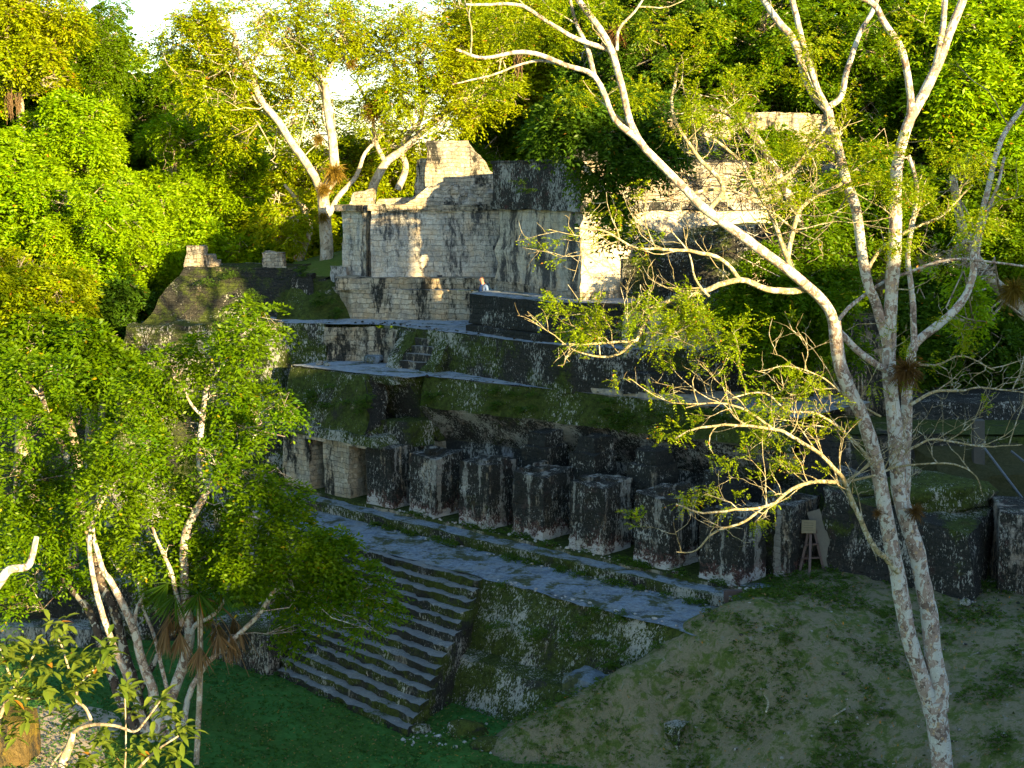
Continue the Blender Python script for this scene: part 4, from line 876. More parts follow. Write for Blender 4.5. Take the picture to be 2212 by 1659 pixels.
def hangmoss(px, py, hp, d, label):
    m = MB()
    for k in range(26):
        a = D(px + RNG.uniform(-5, 5), py + RNG.uniform(-5, 5), d) + RNG.normal(0, .06, 3); L_ = hp * d / F * RNG.uniform(.4, 1)
        q = [a + np.array([RNG.normal(0, .04), RNG.normal(0, .04), -L_ * f]) for f in np.linspace(0, 1, 6)]; m.tube(q, .014, 3, False)
    set_props(m.build('hanging_moss', M['dry'], None, False, False), label, 'hanging moss', 'wisps of hanging moss')
for a in [(908, 130, 110, 61, 'long beige wisp of moss hanging above the roof comb'), (1120, 115, 50, 42, 'short beige wisp hanging from the horizontal pale limb'), (112, 80, 80, 70, 'thin beige vine strand in the top left tree, left of the dark crown'), (20, 200, 70, 66, 'curtain of beige vine strands at the left edge'), (40, 205, 55, 66, 'short vine curtain just right of the left edge curtain')]: hangmoss(*a)

# overhanging pinnate trees near the central building
KP = dict(length=.6, pairs=6, ll=.17, lw=.065, droop=.7)
bx_ = (9.0, 49.5)
tree('overhanging_tree', 'pinnate leaved tree, leaves coloured dark for shade, leaning over the black frieze and sunlit wall', 'tree', (9.0, 44.8, 9),
     [([np.array([9.0, 44.8, 9]), np.array([9.2, 44, 14]), D(1600, 260, 42.5), D(1450, 250, 42), D(1300, 280, 41.8), D(1230, 300, 41.6)], .2, .05)],
     env(1225, 262, 75, 48, 41.8, 11, 28, 150, 1) + env(1295, 350, 50, 45, 41.8, 7, 22, 100, .6) + env(1325, 430, 32, 55, 41.8, 6, 15, 55, .3) + env(1350, 505, 40, 14, 41.8, 4, 12, 40, .3) + env(1410, 320, 75, 50, 42, 8, 28, 130, .8) + env(1360, 250, 90, 50, 42, 8, 32, 160, .8),
     M['bark_dark'], M['leaf_dark'], None, 1, KP, True, .03)  # dark leaf colour stands in for shade on this crown
tree('overhanging_tree', 'tree with drooping pinnate leaves hanging over the blocky pale wall', 'tree', (11.0, 49, 8),
     [([np.array([11.0, 49, 8]), np.array([10.5, 47.5, 12]), D(1760, 500, 44.5), D(1700, 450, 44)], .2, .06)],
     env(1680, 600, 80, 60, 44, 10, 30, 170, .8) + env(1650, 680, 80, 50, 44, 8, 28, 160, .8) + env(1760, 600, 90, 80, 44, 8, 32, 180, .8) + env(1680, 750, 60, 50, 44, 5, 26, 130, .5) + env(1800, 720, 60, 80, 44, 7, 28, 130, .5) + env(1760, 440, 90, 60, 45, 7, 32, 170, .8),
     M['bark_dark'], M['leaf_mid'], None, 1, KP, True, .035)
# leaning trunk at right edge
tree('leaning_tree', 'leaning trunk with yellow epiphytes cut by the right edge', 'tree', D(2420, 900, 35), [tr([(2420, 900), (2290, 760), (2200, 660), (2130, 590), (2080, 500), (2060, 380)], 35, (18, 8))],
     env(2080, 650, 60, 50, 34, 4, 24, 90, .5) + env(2050, 560, 50, 30, 34, 3, 22, 90, .5), M['bark_tan'], M['leaf_bright'], None, 1, dict(length=.45, pairs=5, ll=.13, lw=.05, droop=.5))

# ---- the big forked tree in front at right
d0 = 29.4
t1 = [tr([(2040, 1790), (2034, 1659), (2028, 1570), (2022, 1510)], d0, (27, 25)),
      tr([(2018, 1540), (1989, 1454), (1962, 1365), (1943, 1260), (1922, 1156), (1909, 1073), (1893, 990), (1867, 903), (1830, 828), (1811, 761), (1804, 690)], d0, (20, 15), -.3),
      tr([(2030, 1530), (2030, 1480), (2016, 1416), (2003, 1297), (1979, 1194), (1958, 1110), (1944, 1048), (1936, 967), (1925, 842), (1921, 739), (1930, 594), (1934, 500), (1934, 410), (1941, 342), (1968, 256)], d0, (23, 12), .4),
      tr([(1968, 256), (2020, 154), (2050, 68), (2083, -10), (2100, -80)], d0 + .4, (12, 8)), tr([(2020, 154), (2036, 51), (2043, -40)], d0 + .4, (8, 5)),
      tr([(1968, 256), (1968, 205), (1951, 113), (1907, 44), (1890, 10), (1860, -10)], d0 + .4, (9, 6), -.5),
      tr([(1917, 760), (1913, 730), (1892, 656), (1867, 594), (1849, 461), (1832, 393), (1815, 325), (1787, 239)], d0 + .2, (12, 11), .4),
      tr([(1787, 239), (1746, 188), (1715, 96), (1678, 44), (1640, -15)], d0 + .6, (10, 7), .4), tr([(1787, 239), (1763, 188), (1729, 85), (1709, -10)], d0 + .6, (8, 6), -.3),
      tr([(1790, 230), (1818, 205), (1832, 147), (1859, 68), (1883, 27), (1900, -20)], d0 + .6, (7, 5), .6),
      tr([(1957, 1090), (1959, 884), (1968, 800), (1975, 750), (2025, 706), (2075, 656), (2104, 594), (2105, 547), (2126, 444), (2150, 342), (2174, 284), (2225, 210)], d0 + .5, (13, 5), 1.2),
      tr([(1976, 760), (1972, 640), (1962, 547), (1978, 411), (1962, 335)], d0 + .5, (8, 4), .8),
      tr([(2110, 580), (2120, 500), (2155, 400), (2170, 340)], d0 + 1.3, (6, 3)),
      tr([(1804, 700), (1790, 665), (1745, 618), (1690, 573), (1609, 517), (1534, 457), (1490, 418), (1450, 378), (1380, 304), (1351, 222), (1310, 89), (1248, 0), (1235, -30)], d0 - .3, (13, 6), -2.2),
      tr([(1380, 304), (1330, 256), (1283, 167), (1221, 140), (1132, 111), (1044, 123), (985, 105)], d0 - 2, (8, 3), -.8),
      tr([(1320, 110), (1249, 85), (1197, 58), (1129, 14), (1060, 12), (1009, 10)], d0 - 2, (6, 2.5), -1), tr([(1283, 167), (1266, 102), (1240, 40), (1230, -20)], d0 - 2, (6, 3)),
      tr([(1330, 110), (1335, 60), (1370, 20), (1400, -20)], d0 - 2, (4, 2)), tr([(1221, 140), (1150, 130), (1060, 160), (980, 180)], d0 - 2.3, (3.5, 1.5)),
      tr([(1816, 717), (1850, 752), (1891, 785), (1915, 800)], d0, (8, 8)),
      tr([(1806, 700), (1841, 652), (1892, 619), (1960, 590), (2060, 560), (2212, 575)], d0 + .2, (5, 2.5), 1)]
t2 = [tr([(1748, 622), (1710, 628), (1656, 627), (1598, 602), (1511, 631), (1470, 639), (1420, 664), (1379, 726), (1366, 738), (1300, 742), (1230, 745)], d0 - .5, (8, 2), -1),
      tr([(1598, 602), (1560, 560), (1500, 545), (1450, 540), (1380, 535), (1300, 500), (1240, 490)], d0 - .8, (5, 1.5), -.8),
      tr([(1366, 738), (1330, 770), (1265, 765), (1215, 745)], d0 - 1.3, (3.5, 1.2)), tr([(1700, 560), (1720, 470), (1750, 430), (1830, 390)], d0, (6, 3), .5),
      tr([(1534, 454), (1560, 400), (1500, 330), (1455, 240), (1460, 140)], d0 - 1, (6, 3), .5), tr([(1720, 600), (1680, 500), (1640, 420), (1600, 350), (1540, 300)], d0 - .3, (6, 3), .6), tr([(1640, 420), (1700, 380), (1760, 300), (1800, 260)], d0 - .3, (5, 2.5)),
      tr([(1490, 420), (1540, 410), (1600, 420), (1680, 470), (1720, 500)], d0 - .6, (4, 2)), tr([(1870, 600), (1900, 540), (1960, 500), (2030, 470), (2100, 400)], d0 + .4, (4.5, 2), .4),
      tr([(1943, 1235), (1913, 1205), (1888, 1186), (1851, 1103), (1826, 1041), (1801, 1007), (1760, 975), (1710, 942), (1669, 925), (1565, 921), (1503, 925), (1455, 950)], d0 - .3, (7, 1.8), -1.2),
      tr([(1826, 1041), (1772, 1041), (1710, 1058), (1660, 1091), (1586, 1103), (1520, 1108), (1462, 1090)], d0 - .6, (5, 1.5), -1),
      tr([(1650, 1092), (1610, 1125), (1545, 1150), (1503, 1190), (1460, 1190)], d0 - .9, (3.5, 1.2), -.3),
      tr([(1888, 1000), (1860, 970), (1813, 925), (1764, 897), (1702, 884), (1650, 850), (1580, 860)], d0 - .2, (4, 1.5), -1), tr([(1669, 925), (1600, 880), (1540, 870), (1480, 880)], d0 - 1, (3, 1.2)),
      tr([(1967, 876), (2021, 847), (2070, 845), (2116, 838), (2212, 846)], d0 + .2, (4, 1.5), .6), tr([(1967, 967), (2021, 951), (2125, 963), (2208, 959)], d0 + .2, (3, 1.2), .5),
      tr([(1830, 1041), (1917, 1017), (1975, 1004), (2062, 1004), (2110, 1030), (2125, 1070)], d0 - .3, (3, 1.2), .3), tr([(1967, 780), (2020, 790), (2080, 770), (2150, 800)], d0 + .3, (3.5, 1.2), .6), tr([(1826, 1041), (1870, 1010), (1900, 990)], d0 - .3, (3, 2)),
      tr([(1530, 640), (1500, 600), (1490, 550), (1450, 500)], d0 - 1, (3, 1.2)), tr([(1905, 900), (1830, 860), (1780, 820), (1700, 790), (1640, 800)], d0 - .2, (2.5, 1), -.5)]
base = D(2040, 1790, d0); base[2] = mound_h(base[0], base[1]) - .1
t1[0][0][0] = base
e = empty('forked_tree', base, 'large forked tree with pinkish white lichened trunks and sparse feathery leaves in the right foreground', 'tree')
m = MB(); L1 = []
for pts, r0, r1 in t1:
    p = smooth(pts, 4); p = p + np.stack([fbm(p, 1.1, s) for s in (3, 5, 7)], 1) * .035; m.tube(p, np.linspace(r0, r1, len(p)) * .93 * (1 + vn(p, 2.6, 4) * .1), 14); L1.append((p, None))
m.build('trunk', M['bark_pale'], e, uv=False)
m = MB(); L2 = []
for pts, r0, r1 in t2:
    p = smooth(pts, 4); p = p + np.stack([fbm(p, 2.1, s) for s in (3, 5, 7)], 1) * .03; m.tube(p, np.linspace(r0, r1, len(p)), 8, False); L2.append((p, None))
tips = []
twigs(m, L2, tips, 2.2, 1.5, .015, 3, .25, .9)
up = [(p[len(p) // 2:], None) for p, _ in L1 if p[-1][2] > 14.5 and p[-1][2] > p[0][2]]
twigs(m, up, tips, .9, 1.5, .02, 3, .2, 1.1)
m.build('branches', M['twig'], e, uv=False)
KT = dict(length=.32, pairs=8, ll=.062, lw=.028, droop=.3)
T_ = np.array([a for a, b in tips]); TD = np.array([b for a, b in tips])
sel = fbm(T_, .55, 31, 2) > -.12; sel &= RNG.random(len(T_)) < .72
low = T_[:, 2] < 11.5; sel &= ~(low & (T_[:, 0] > 7.0))
sel &= ~((T_[:, 2] < 12.6) & (RNG.random(len(T_)) < .76))
def proj(P):
    r_ = P - CAM; yy = r_[:, 1] * math.cos(PITCH) - r_[:, 2] * math.sin(PITCH); zz_ = r_[:, 1] * math.sin(PITCH) + r_[:, 2] * math.cos(PITCH)
    return CX + F * r_[:, 0] / yy, CY - F * zz_ / yy
qx, qy = proj(T_); sel &= ~((qx > 1235) & (qx < 1470) & (qy > 400) & (qy < 660) & (RNG.random(len(T_)) < .85))
T_, TD = T_[sel], TD[sel]
m = MB()
for k in range(8): sprays(m, T_ + RNG.normal(0, .07, T_.shape), TD + RNG.normal(0, .55, TD.shape), **KT)
cl = []
for px, py, rp, n_ in [(1560, 880, 34, 60), (1500, 900, 30, 60), (1450, 930, 26, 45), (1640, 850, 30, 45), (1480, 1080, 20, 30), (1620, 1120, 22, 35), (1720, 880, 26, 30), (1750, 310, 40, 70), (1880, 400, 40, 90), (1960, 410, 35, 70), (1900, 330, 40, 70), (1250, 720, 26, 30),
                     (1560, 250, 40, 70), (1380, 200, 40, 60), (2120, 480, 45, 60), (1940, 520, 40, 50), (1700, 420, 40, 60), (1620, 330, 45, 60), (1230, 200, 45, 60), (1180, 90, 50, 90), (1090, 60, 50, 90), (1060, 180, 40, 70), (1150, 30, 50, 90), (1420, 60, 50, 70), (1320, 30, 40, 60), (1520, 60, 50, 70), (1750, 90, 50, 70), (1980, 80, 50, 60), (2080, 330, 50, 60)]:
    cl.append(PC(px, py, rp, d0 - .6, int(n_ * (1.9 if py < 760 else 1.0)), .5))
clumps(m, cl, 1, **KT)
m.build('crown', M['leaf_feather'], e, False, False)

# ---- the multi-stemmed tree on the lawn at left
KL = dict(length=.5, pairs=5, ll=.14, lw=.062, droop=.7)
dl = 36.0; bs = G(372, 1640, PZ)
def lt_(pts, r, dd=0., d=dl): return tr(pts, d, r, dd)
tl = [lt_([(383, 1690), (378, 1600), (362, 1536), (393, 1451), (410, 1382), (403, 1314), (400, 1250), (403, 1160), (420, 1110), (451, 1049), (434, 1012), (436, 899), (444, 841), (470, 800), (492, 780)], (15, 4), .3),
      lt_([(451, 1049), (472, 1019), (506, 981), (547, 947), (555, 935)], (6, 3), .6), lt_([(436, 900), (410, 870), (390, 830)], (4, 2)),
      lt_([(370, 1680), (345, 1580), (335, 1540), (328, 1485), (304, 1417), (290, 1359), (270, 1314), (239, 1256), (219, 1229), (200, 1150), (215, 1060), (240, 980)], (14, 3), -1),
      lt_([(360, 1680), (320, 1590), (290, 1502), (256, 1417), (222, 1331), (202, 1256), (190, 1180), (215, 1100), (250, 1040)], (10, 3), -1.5),
      lt_([(410, 1382), (420, 1350), (455, 1331), (480, 1305), (500, 1250)], (6, 3), -.4), lt_([(366, 1502), (345, 1417), (325, 1350), (308, 1314), (300, 1250)], (5, 3), .5),
      lt_([(395, 1660), (400, 1540), (410, 1500), (420, 1475), (445, 1435), (478, 1406), (547, 1335), (588, 1273), (620, 1230)], (8, 4), -.5), lt_([(290, 1359), (295, 1320), (310, 1280)], (5, 3)),
      lt_([(393, 1348), (376, 1263), (362, 1212), (330, 1140)], (6, 3), -.5)]
cml = [PC(*a, dl + RNG.uniform(-1.6, 1.6), b) for a, b in [((440, 760, 46), 150), ((520, 725, 46), 150), ((585, 690, 30), 80), ((530, 665, 22), 40), ((370, 790, 50), 170), ((480, 850, 60), 200), ((560, 870, 50), 170), ((615, 870, 36), 110), ((300, 850, 52), 190), ((390, 920, 66), 250), ((280, 960, 62), 260),
       ((240, 1060, 62), 250), ((340, 1070, 66), 270), ((440, 1130, 55), 200), ((540, 1040, 50), 150), ((560, 1110, 55), 200), ((620, 1130, 46), 150), ((640, 1180, 58), 230), ((720, 1190, 50), 190), ((785, 1250, 38), 110), ((830, 1295, 26), 70), ((790, 1345, 22), 50), ((700, 1270, 48), 180),
       ((620, 1260, 46), 170), ((640, 1350, 34), 100), ((540, 1210, 54), 210), ((450, 1210, 52), 200), ((340, 1180, 62), 260), ((260, 1180, 55), 220), ((520, 930, 40), 110), ((620, 1060, 30), 70), ((450, 990, 50), 150), ((350, 1250, 40), 100), ((480, 1280, 40), 90)]]
tree('multi_stem_tree', 'broad leafy tree with several pale stems spreading from one base on the lawn', 'tree', bs, tl, cml, M['bark_pale'], M['leaf_mid'], None, 1.75, KL, True, .03)
tl2 = [lt_([(345, 1690), (300, 1590), (260, 1502), (222, 1400), (195, 1324), (147, 1263), (110, 1220)], (14, 7), 2), lt_([(340, 1690), (310, 1560), (300, 1500), (280, 1434), (246, 1324), (215, 1240), (160, 1040), (137, 964), (113, 923), (92, 865), (89, 831), (113, 786)], (14, 4), 2.4),
       lt_([(92, 865), (60, 830), (30, 800)], (4, 2), 0, 38), lt_([(300, 1500), (330, 1440), (370, 1370), (385, 1340)], (8, 6), 1, 37)]
cml2 = [PC(*a, dl + 2.3 + RNG.uniform(-1.4, 1.4), b) for a, b in [((200, 890, 50), 190), ((130, 810, 52), 190), ((55, 800, 52), 190), ((60, 920, 62), 260), ((20, 1030, 62), 250), ((130, 1000, 66), 260), ((120, 1120, 62), 250), ((40, 1140, 60), 240), ((170, 1220, 46), 150), ((70, 1240, 50), 150), ((10, 880, 50), 150), ((210, 1000, 50), 180), ((20, 1290, 40), 110)]]
tree('dark_stem_tree', 'leafy tree with dark blotched stems leaning left behind the pale stems', 'tree', G(340, 1625, PZ), tl2, cml2, M['bark_dark'], M['leaf_mid'], None, 1.75, KL, True, .03)
# palm hidden in it
pb = G(424, 1652, PZ); e = empty('palm_tree', pb, 'slender palm with a skirt of brown dead fronds half hidden in the leafy tree', 'palm tree')
top = D(432, 1290, 35.6); m = MB(); m.tube(smooth([pb, pb * .5 + top * .5 + (.05, 0, 0), top], 6), .075, 8); m.build('trunk', M['bark_tan'], e, uv=False)
def frond(c, az, el, L_, mat, hang, name, nl=46):
    m = MB(); dvec = np.array([math.cos(az) * math.cos(el), math.sin(az) * math.cos(el), math.sin(el)]); f = np.linspace(0, 1, 12)
    q = c + dvec * L_ * f[:, None]; q[:, 2] -= hang * L_ * f ** 2; m.tube(q, np.linspace(.02, .008, 12), 4, False)
    hub = q[7]; n_ = nl; an = RNG.uniform(-1.3, 1.3, n_); s_ = nrm(np.cross(dvec, [0, 0, 1])); fwd = nrm(q[-1] - q[6])
    dr = nrm(fwd * np.cos(an)[:, None] + s_ * np.sin(an)[:, None] - np.array([0, 0, .5 + hang]) * RNG.uniform(.5, 1.2, (n_, 1))); l = L_ * .55 * RNG.uniform(.7, 1.1, (n_, 1)); wv = nrm(np.cross(dr, RNG.normal(0, 1, (n_, 3)))) * .022
    m.add(np.stack([np.repeat(hub[None], n_, 0), hub + dr * l * .5 + wv, hub + dr * l, hub + dr * l * .5 - wv], 1).reshape(-1, 3), np.arange(4 * n_).reshape(-1, 4)); m.build(name, mat, e, False, False)
for k in range(12): frond(top, k * .52 + .2, RNG.uniform(-.5, .1), 1.5, M['dry'], 1.0, 'dead_frond')
for k in range(9): frond(top, k * .7, RNG.uniform(.2, .8), 1.7, M['leaf_dark'], .4, 'frond')

# ---- near branch with broad leaves, bottom left
ds = 17.0
tb = [tr([(-60, 3050), (-20, 2500), (60, 2000), (128, 1680), (150, 1612), (158, 1583)], ds, (20, 6)), tr([(158, 1583), (172, 1573), (205, 1565), (250, 1568), (290, 1580), (312, 1560), (345, 1515)], ds, (5, 2), -.5), tr([(172, 1573), (195, 1560), (190, 1540), (180, 1525), (166, 1515), (165, 1485), (150, 1450), (135, 1400), (118, 1368)], ds, (4.5, 2), .4),
      tr([(165, 1485), (200, 1450), (226, 1415)], ds, (2.5, 1.5), .2), tr([(60, 2000), (220, 1760), (300, 1659), (340, 1620), (385, 1590)], ds, (5, 2), -.3), tr([(20, 2100), (-10, 1800), (-10, 1600), (20, 1500), (60, 1440), (80, 1400)], ds, (8, 2), .5), tr([(20, 1500), (70, 1510), (110, 1500)], ds + .4, (3, 1.5)), tr([(30, 1480), (10, 1430), (0, 1400)], ds + .5, (3, 1.5)), tr([(150, 1612), (120, 1640), (100, 1680)], ds, (3, 2)), tr([(270, 1659), (272, 1600), (270, 1500)], ds, (2, 1.5))]
e = empty('broad_leaf_tree', G(130, 1659, PZ) * 0 + np.array([*D(-60, 3050, ds)[:2], PZ]), 'near small tree with broad glossy leaves and pale crooked branches in the bottom left corner', 'tree')
m = MB()
for pts, r0, r1 in tb: p = smooth(pts, 4); m.tube(p, np.linspace(r0, r1, len(p)), 8)
m.build('branches', M['bark_tan'], e, uv=False)
RO = [(40, 1390), (80, 1400), (20, 1430), (60, 1440), (100, 1440), (30, 1480), (75, 1490), (110, 1510), (50, 1530), (15, 1560), (25, 1590), (-5, 1500), (55, 1415), (90, 1465), (5, 1400), (125, 1350), (135, 1375), (120, 1400), (150, 1430), (175, 1425), (200, 1440), (215, 1450), (190, 1470), (150, 1470), (226, 1410), (172, 1490), (230, 1400), (270, 1490), (276, 1505), (300, 1540), (345, 1515), (355, 1540),
      (370, 1560), (395, 1580), (330, 1600), (290, 1620), (350, 1620), (385, 1590), (380, 1645), (160, 1560), (185, 1625), (170, 1655), (232, 1590), (215, 1604), (250, 1645), (310, 1645), (140, 1540), (200, 1650), (60, 1560), (40, 1500)]
m = MB(); V = []
for px, py in RO:
    c = D(px, py, ds + RNG.uniform(-.25, .45)); n_ = 15; az = RNG.uniform(0, 6.28, n_); el = RNG.uniform(-.5, .9, n_)
    dr = np.stack([np.cos(az) * np.cos(el), np.sin(az) * np.cos(el), np.sin(el)], 1); l = RNG.uniform(.15, .26, n_)[:, None]
    side = nrm(np.cross(dr, np.array([0, 0, 1.]) + RNG.normal(0, .2, (n_, 3)))) * .036; upv = nrm(np.cross(side, dr)); c0_ = c + RNG.normal(0, .05, (n_, 3)); dn = np.array([0, 0, -.03])
    a = c0_; b = c0_ + dr * l * .38; c_ = c0_ + dr * l * .72 + dn * .6; t_ = c0_ + dr * l + dn * 1.6
    m.add(np.stack([a, b + side + upv * .012, b + dn * .2, b - side + upv * .012, c_ + side * .8 + upv * .01, c_, c_ - side * .8 + upv * .01, t_], 1).reshape(-1, 3),
          (np.arange(n_)[:, None, None] * 8 + np.array([[0, 2, 1, 1], [0, 3, 2, 2], [1, 2, 5, 4], [2, 3, 6, 5], [4, 5, 7, 7], [5, 6, 7, 7]])[[2, 3]][None]).reshape(-1, 4))
    m.f.append((np.arange(n_)[:, None, None] * 8 + np.array([[0, 2, 1], [0, 3, 2], [4, 5, 7], [5, 6, 7]])[None]).reshape(-1, 3) + m.n - n_ * 8)
m.build('leaves', M['leaf_big'], e, False, False)
# broken grey limb at the left edge
m = MB(); p = smooth([D(x, y, 21) for x, y in [(-160, 1420), (-60, 1330), (0, 1256), (20, 1231), (58, 1224), (70, 1200), (79, 1160)]], 4); m.tube(p, np.linspace(.09, .04, len(p)), 10)
set_props(m.build('broken_limb', M['bark_pale'], None, True, False), 'grey broken limb with a splintered tip poking in at the left edge', 'limb')

# ---- small plants on the walls, grass and litter (nobody could count them)
def tufts(name, pts, label, mat, r=.22, n=26, l=.2):
    m = MB(); P = np.repeat(np.array(pts), n, 0); P = P + RNG.normal(0, r * .45, P.shape) * (1, 1, .35); dr = RNG.normal(0, 1, P.shape); dr[:, 2] = np.abs(dr[:, 2]) * .8 + .1; dr[:, 1] -= .3
    sprays(m, P, dr, length=l, pairs=4, ll=.07, lw=.032, droop=.6)
    set_props(m.build(name, mat, None, False, False), label, 'plants', kind='stuff')
pts = [FR(RNG.uniform(1, 15.5), -.85 + RNG.uniform(-.15, .1), T0 + .05) for _ in range(34)] + [FR(RNG.uniform(2, 15.5), RNG.uniform(-.1, .15), 4.88) for _ in range(26)]
for _ in range(26):
    s = RNG.uniform(9, 16.5); f = RNG.uniform(0, .9); pts.append(FR(s, -3.1 - 1.25 * f, T0 - 1.57 * f))
for _ in range(30): s = RNG.uniform(1.2, 13); pts.append(FR(s, vt(s) - .2, 9.2 - RNG.uniform(.1, .9)))
for _ in range(14): s = RNG.normal(9.0, .45); pts.append(FR(s, vt(s) - .28, 9.2 - RNG.uniform(.1, 1.1)))
for _ in range(16): s = RNG.uniform(-4.5, 0); pts.append(FR(s, .3, 8 + RNG.uniform(-.3, .8)))
for x, y, d in [(560, 640, 55), (640, 590, 56), (500, 595, 56.3), (690, 660, 55), (720, 680, 54.8), (600, 670, 55), (450, 610, 56), (700, 640, 55), (1140, 400, 50)]: pts += [D(x, y, d) + (RNG.uniform(-.3, .3), 0, RNG.uniform(-.2, .2)) for _ in range(3)]
tufts('wall_ferns', pts, 'small bright ferns rooted along ledges and mossy walls of the ruins', M['fern'])
pts = []
while len(pts) < 5200:
    x, y = RNG.uniform(0, 17), RNG.uniform(27, 41); h = mound_h(x, y)
    if h > PZ + .1 and fbm(np.array([[x, y, h]]), .9, 77)[0] > -.05: pts.append((x, y, h + .02))
tufts('grass_tufts', pts, 'patchy grass tufts growing over the bare earth mound', M['fern'], .25, 3, .1)
P = []
while len(P) < 2600:
    x, y = RNG.uniform(0, 17), RNG.uniform(27, 41); h = mound_h(x, y)
    if h > PZ + .1: P.append((x, y, h + .05))
P = np.array(P); m = MB(); a = RNG.normal(0, 1, P.shape) * (1, 1, .25); a = nrm(a); b = nrm(np.cross(a, [0, 0, 1.])) * .02; m.add(np.stack([P, P + a * .05 + b, P + a * .1 + (0, 0, .015), P + a * .05 - b], 1).reshape(-1, 3), np.arange(4 * len(P)).reshape(-1, 4))
Q_ = [G(RNG.uniform(-50, 1250), RNG.uniform(1350, 1690), PZ + .04) for _ in range(1500)]; P = np.array(Q_); a = nrm(RNG.normal(0, 1, P.shape) * (1, 1, .25)); b = nrm(np.cross(a, [0, 0, 1.])) * .018; m.add(np.stack([P, P + a * .04 + b, P + a * .09 + (0, 0, .01), P + a * .04 - b], 1).reshape(-1, 3), np.arange(4 * len(P)).reshape(-1, 4))
set_props(m.build('leaf_litter', M['litter'], None, False, False), 'scattered dry leaves lying on the grassy mound and the lawn', 'leaf litter', kind='stuff')
pts = []
while len(pts) < 4200:
    px, py = RNG.uniform(0, 1250), RNG.uniform(1340, 1680); q = G(px, py, PZ); pts.append(tuple(q))
tufts('lawn_tufts', pts, 'short uneven grass tufts of the shaded lawn', M['lawnblade'], .5, 4, .05)
def bough(pl_, label):
    m = MB(); P = []
    for x, y in pl_: h = mound_h(*G(x, y, 3.5)[:2]); q = G(x, y, 3.5); q = G(x, y, h); h = mound_h(q[0], q[1]); q = G(x, y, h); q[2] += .03; P.append(q)
    m.tube(smooth(P, 3), .022, 6); set_props(m.build('fallen_stick', M['twig'], None, True, False), label, 'stick', 'sticks lying on the mound')
bough([(1800, 1390 + 160), (1830, 1532), (1860, 1520)], 'pale stick on the slope just left of the trunk base'); bough([(2085, 1395), (2120, 1378), (2140, 1366)], 'straight pale stick on the slope right of the trunk'); bough([(1655, 1540), (1660, 1520), (1652, 1505)], 'short crooked pale stick in the middle of the slope')

# loose gravel and crumbs of masonry
import bmesh
bm = bmesh.new(); bmesh.ops.create_icosphere(bm, subdivisions=1, radius=1); SV = np.array([q.co for q in bm.verts]); SF = np.array([[q.index for q in f.verts] for f in bm.faces]); bm.free()
def crumbs(name, P, s0, s1, mat, label):
    m = MB()
    for p in P:
        s = RNG.uniform(s0, s1) * (1.8 if RNG.random() < .08 else 1); m.add(SV * RNG.uniform(.6, 1.3, 3) * (s, s, s * .6) + RNG.normal(0, .12 * s, SV.shape) + np.asarray(p) + (0, 0, s * .25), SF)
    set_props(m.build(name, mat, None, False, False), label, 'rubble', kind='stuff')
P = []
while len(P) < 420:
    x, y = RNG.uniform(0, 16), RNG.uniform(27, 40.5); h = mound_h(x, y)
    if h > PZ + .1: P.append((x, y, h))
for _ in range(130): q = G(RNG.normal(2080, 70), RNG.normal(1300, 22), 4.95); P.append((q[0], q[1], mound_h(q[0], q[1])))
crumbs('loose_gravel', P, .02, .06, M['rock'], 'small pale stones scattered over the mound')
P = [FR(RNG.uniform(1, 16), -.8 - abs(RNG.normal(0, .12)), T0) for _ in range(80)] + [FR(RNG.uniform(8.8, 16.4), -3.0 + RNG.uniform(-.05, .2), T0) for _ in range(22)] + [FR(RNG.uniform(1.5, 16), RNG.uniform(-.1, .2), 4.85) for _ in range(110)]
P += [FR(s, vt(s) + abs(RNG.normal(0, .25)), 9.25) for s in RNG.uniform(1, 14, 90)] + [np.array([*(np.array(fr[k]) * (1 - f) + np.array(fr[k + 1]) * f + (.1, .25 + RNG.uniform(-.2, .5))), 10.73]) for k, f in zip(RNG.integers(1, 7, 90), RNG.random(90))]
P += [G(RNG.uniform(870, 1200), RNG.normal(1592, 14), PZ) for _ in range(90)]
crumbs('loose_rubble', P, .02, .065, M['pier'], 'crumbs of broken masonry along kerbs, terrace edges and wall feet')

# ---- unseen pyramid and tree added behind the viewpoint to throw the long shade
ca, sa_ = math.cos(math.radians(SUN_AZ)), math.sin(math.radians(SUN_AZ))
def uw(u, w_): return np.array([ca * u - sa_ * w_, sa_ * u + ca * w_])
te = empty('shade_pyramid', (*uw(40, -35), PZ), 'unseen stepped pyramid added behind and right of the viewpoint to cast shade', 'shade blocker')
for k, (u0, z1, wf) in enumerate([(13.4, 15.4, -16), (20, 16.2, -17.2), (23, 21.6, -18.4), (26.5, 22.4, -19.6), (30, 23.0, -20.8)]):
    m = MB(); z0 = PZ if k == 0 else z1 - 6
    q = [uw(u0, -60 + k * 3), uw(u0, wf), uw(66 - k * 2, wf), uw(66 - k * 2, -60 + k * 3)]
    slab(m, q[::-1], z0, z1, .01, cell=2, amp=.15); m.build('tier', M['dark_wall'], te)  # tier edges and heights shaped to the wanted shade line
m = MB(); q = [uw(26.2, -28), uw(26.2, -20.5), uw(31.3, -20.5), uw(31.3, -28)]; slab(m, q[::-1], 21, 27.6, .01, cell=2, amp=.15); m.build('roof_comb', M['comb'], te)  # tall unseen block added to shade the left building
m = MB(); q = [uw(40, -50), uw(40, -26), uw(54, -26), uw(54, -50)]; slab(m, q[::-1], 22.8, 23.6, .02, cell=2, amp=.15); m.build('shade_cap', M['plaster'], te)
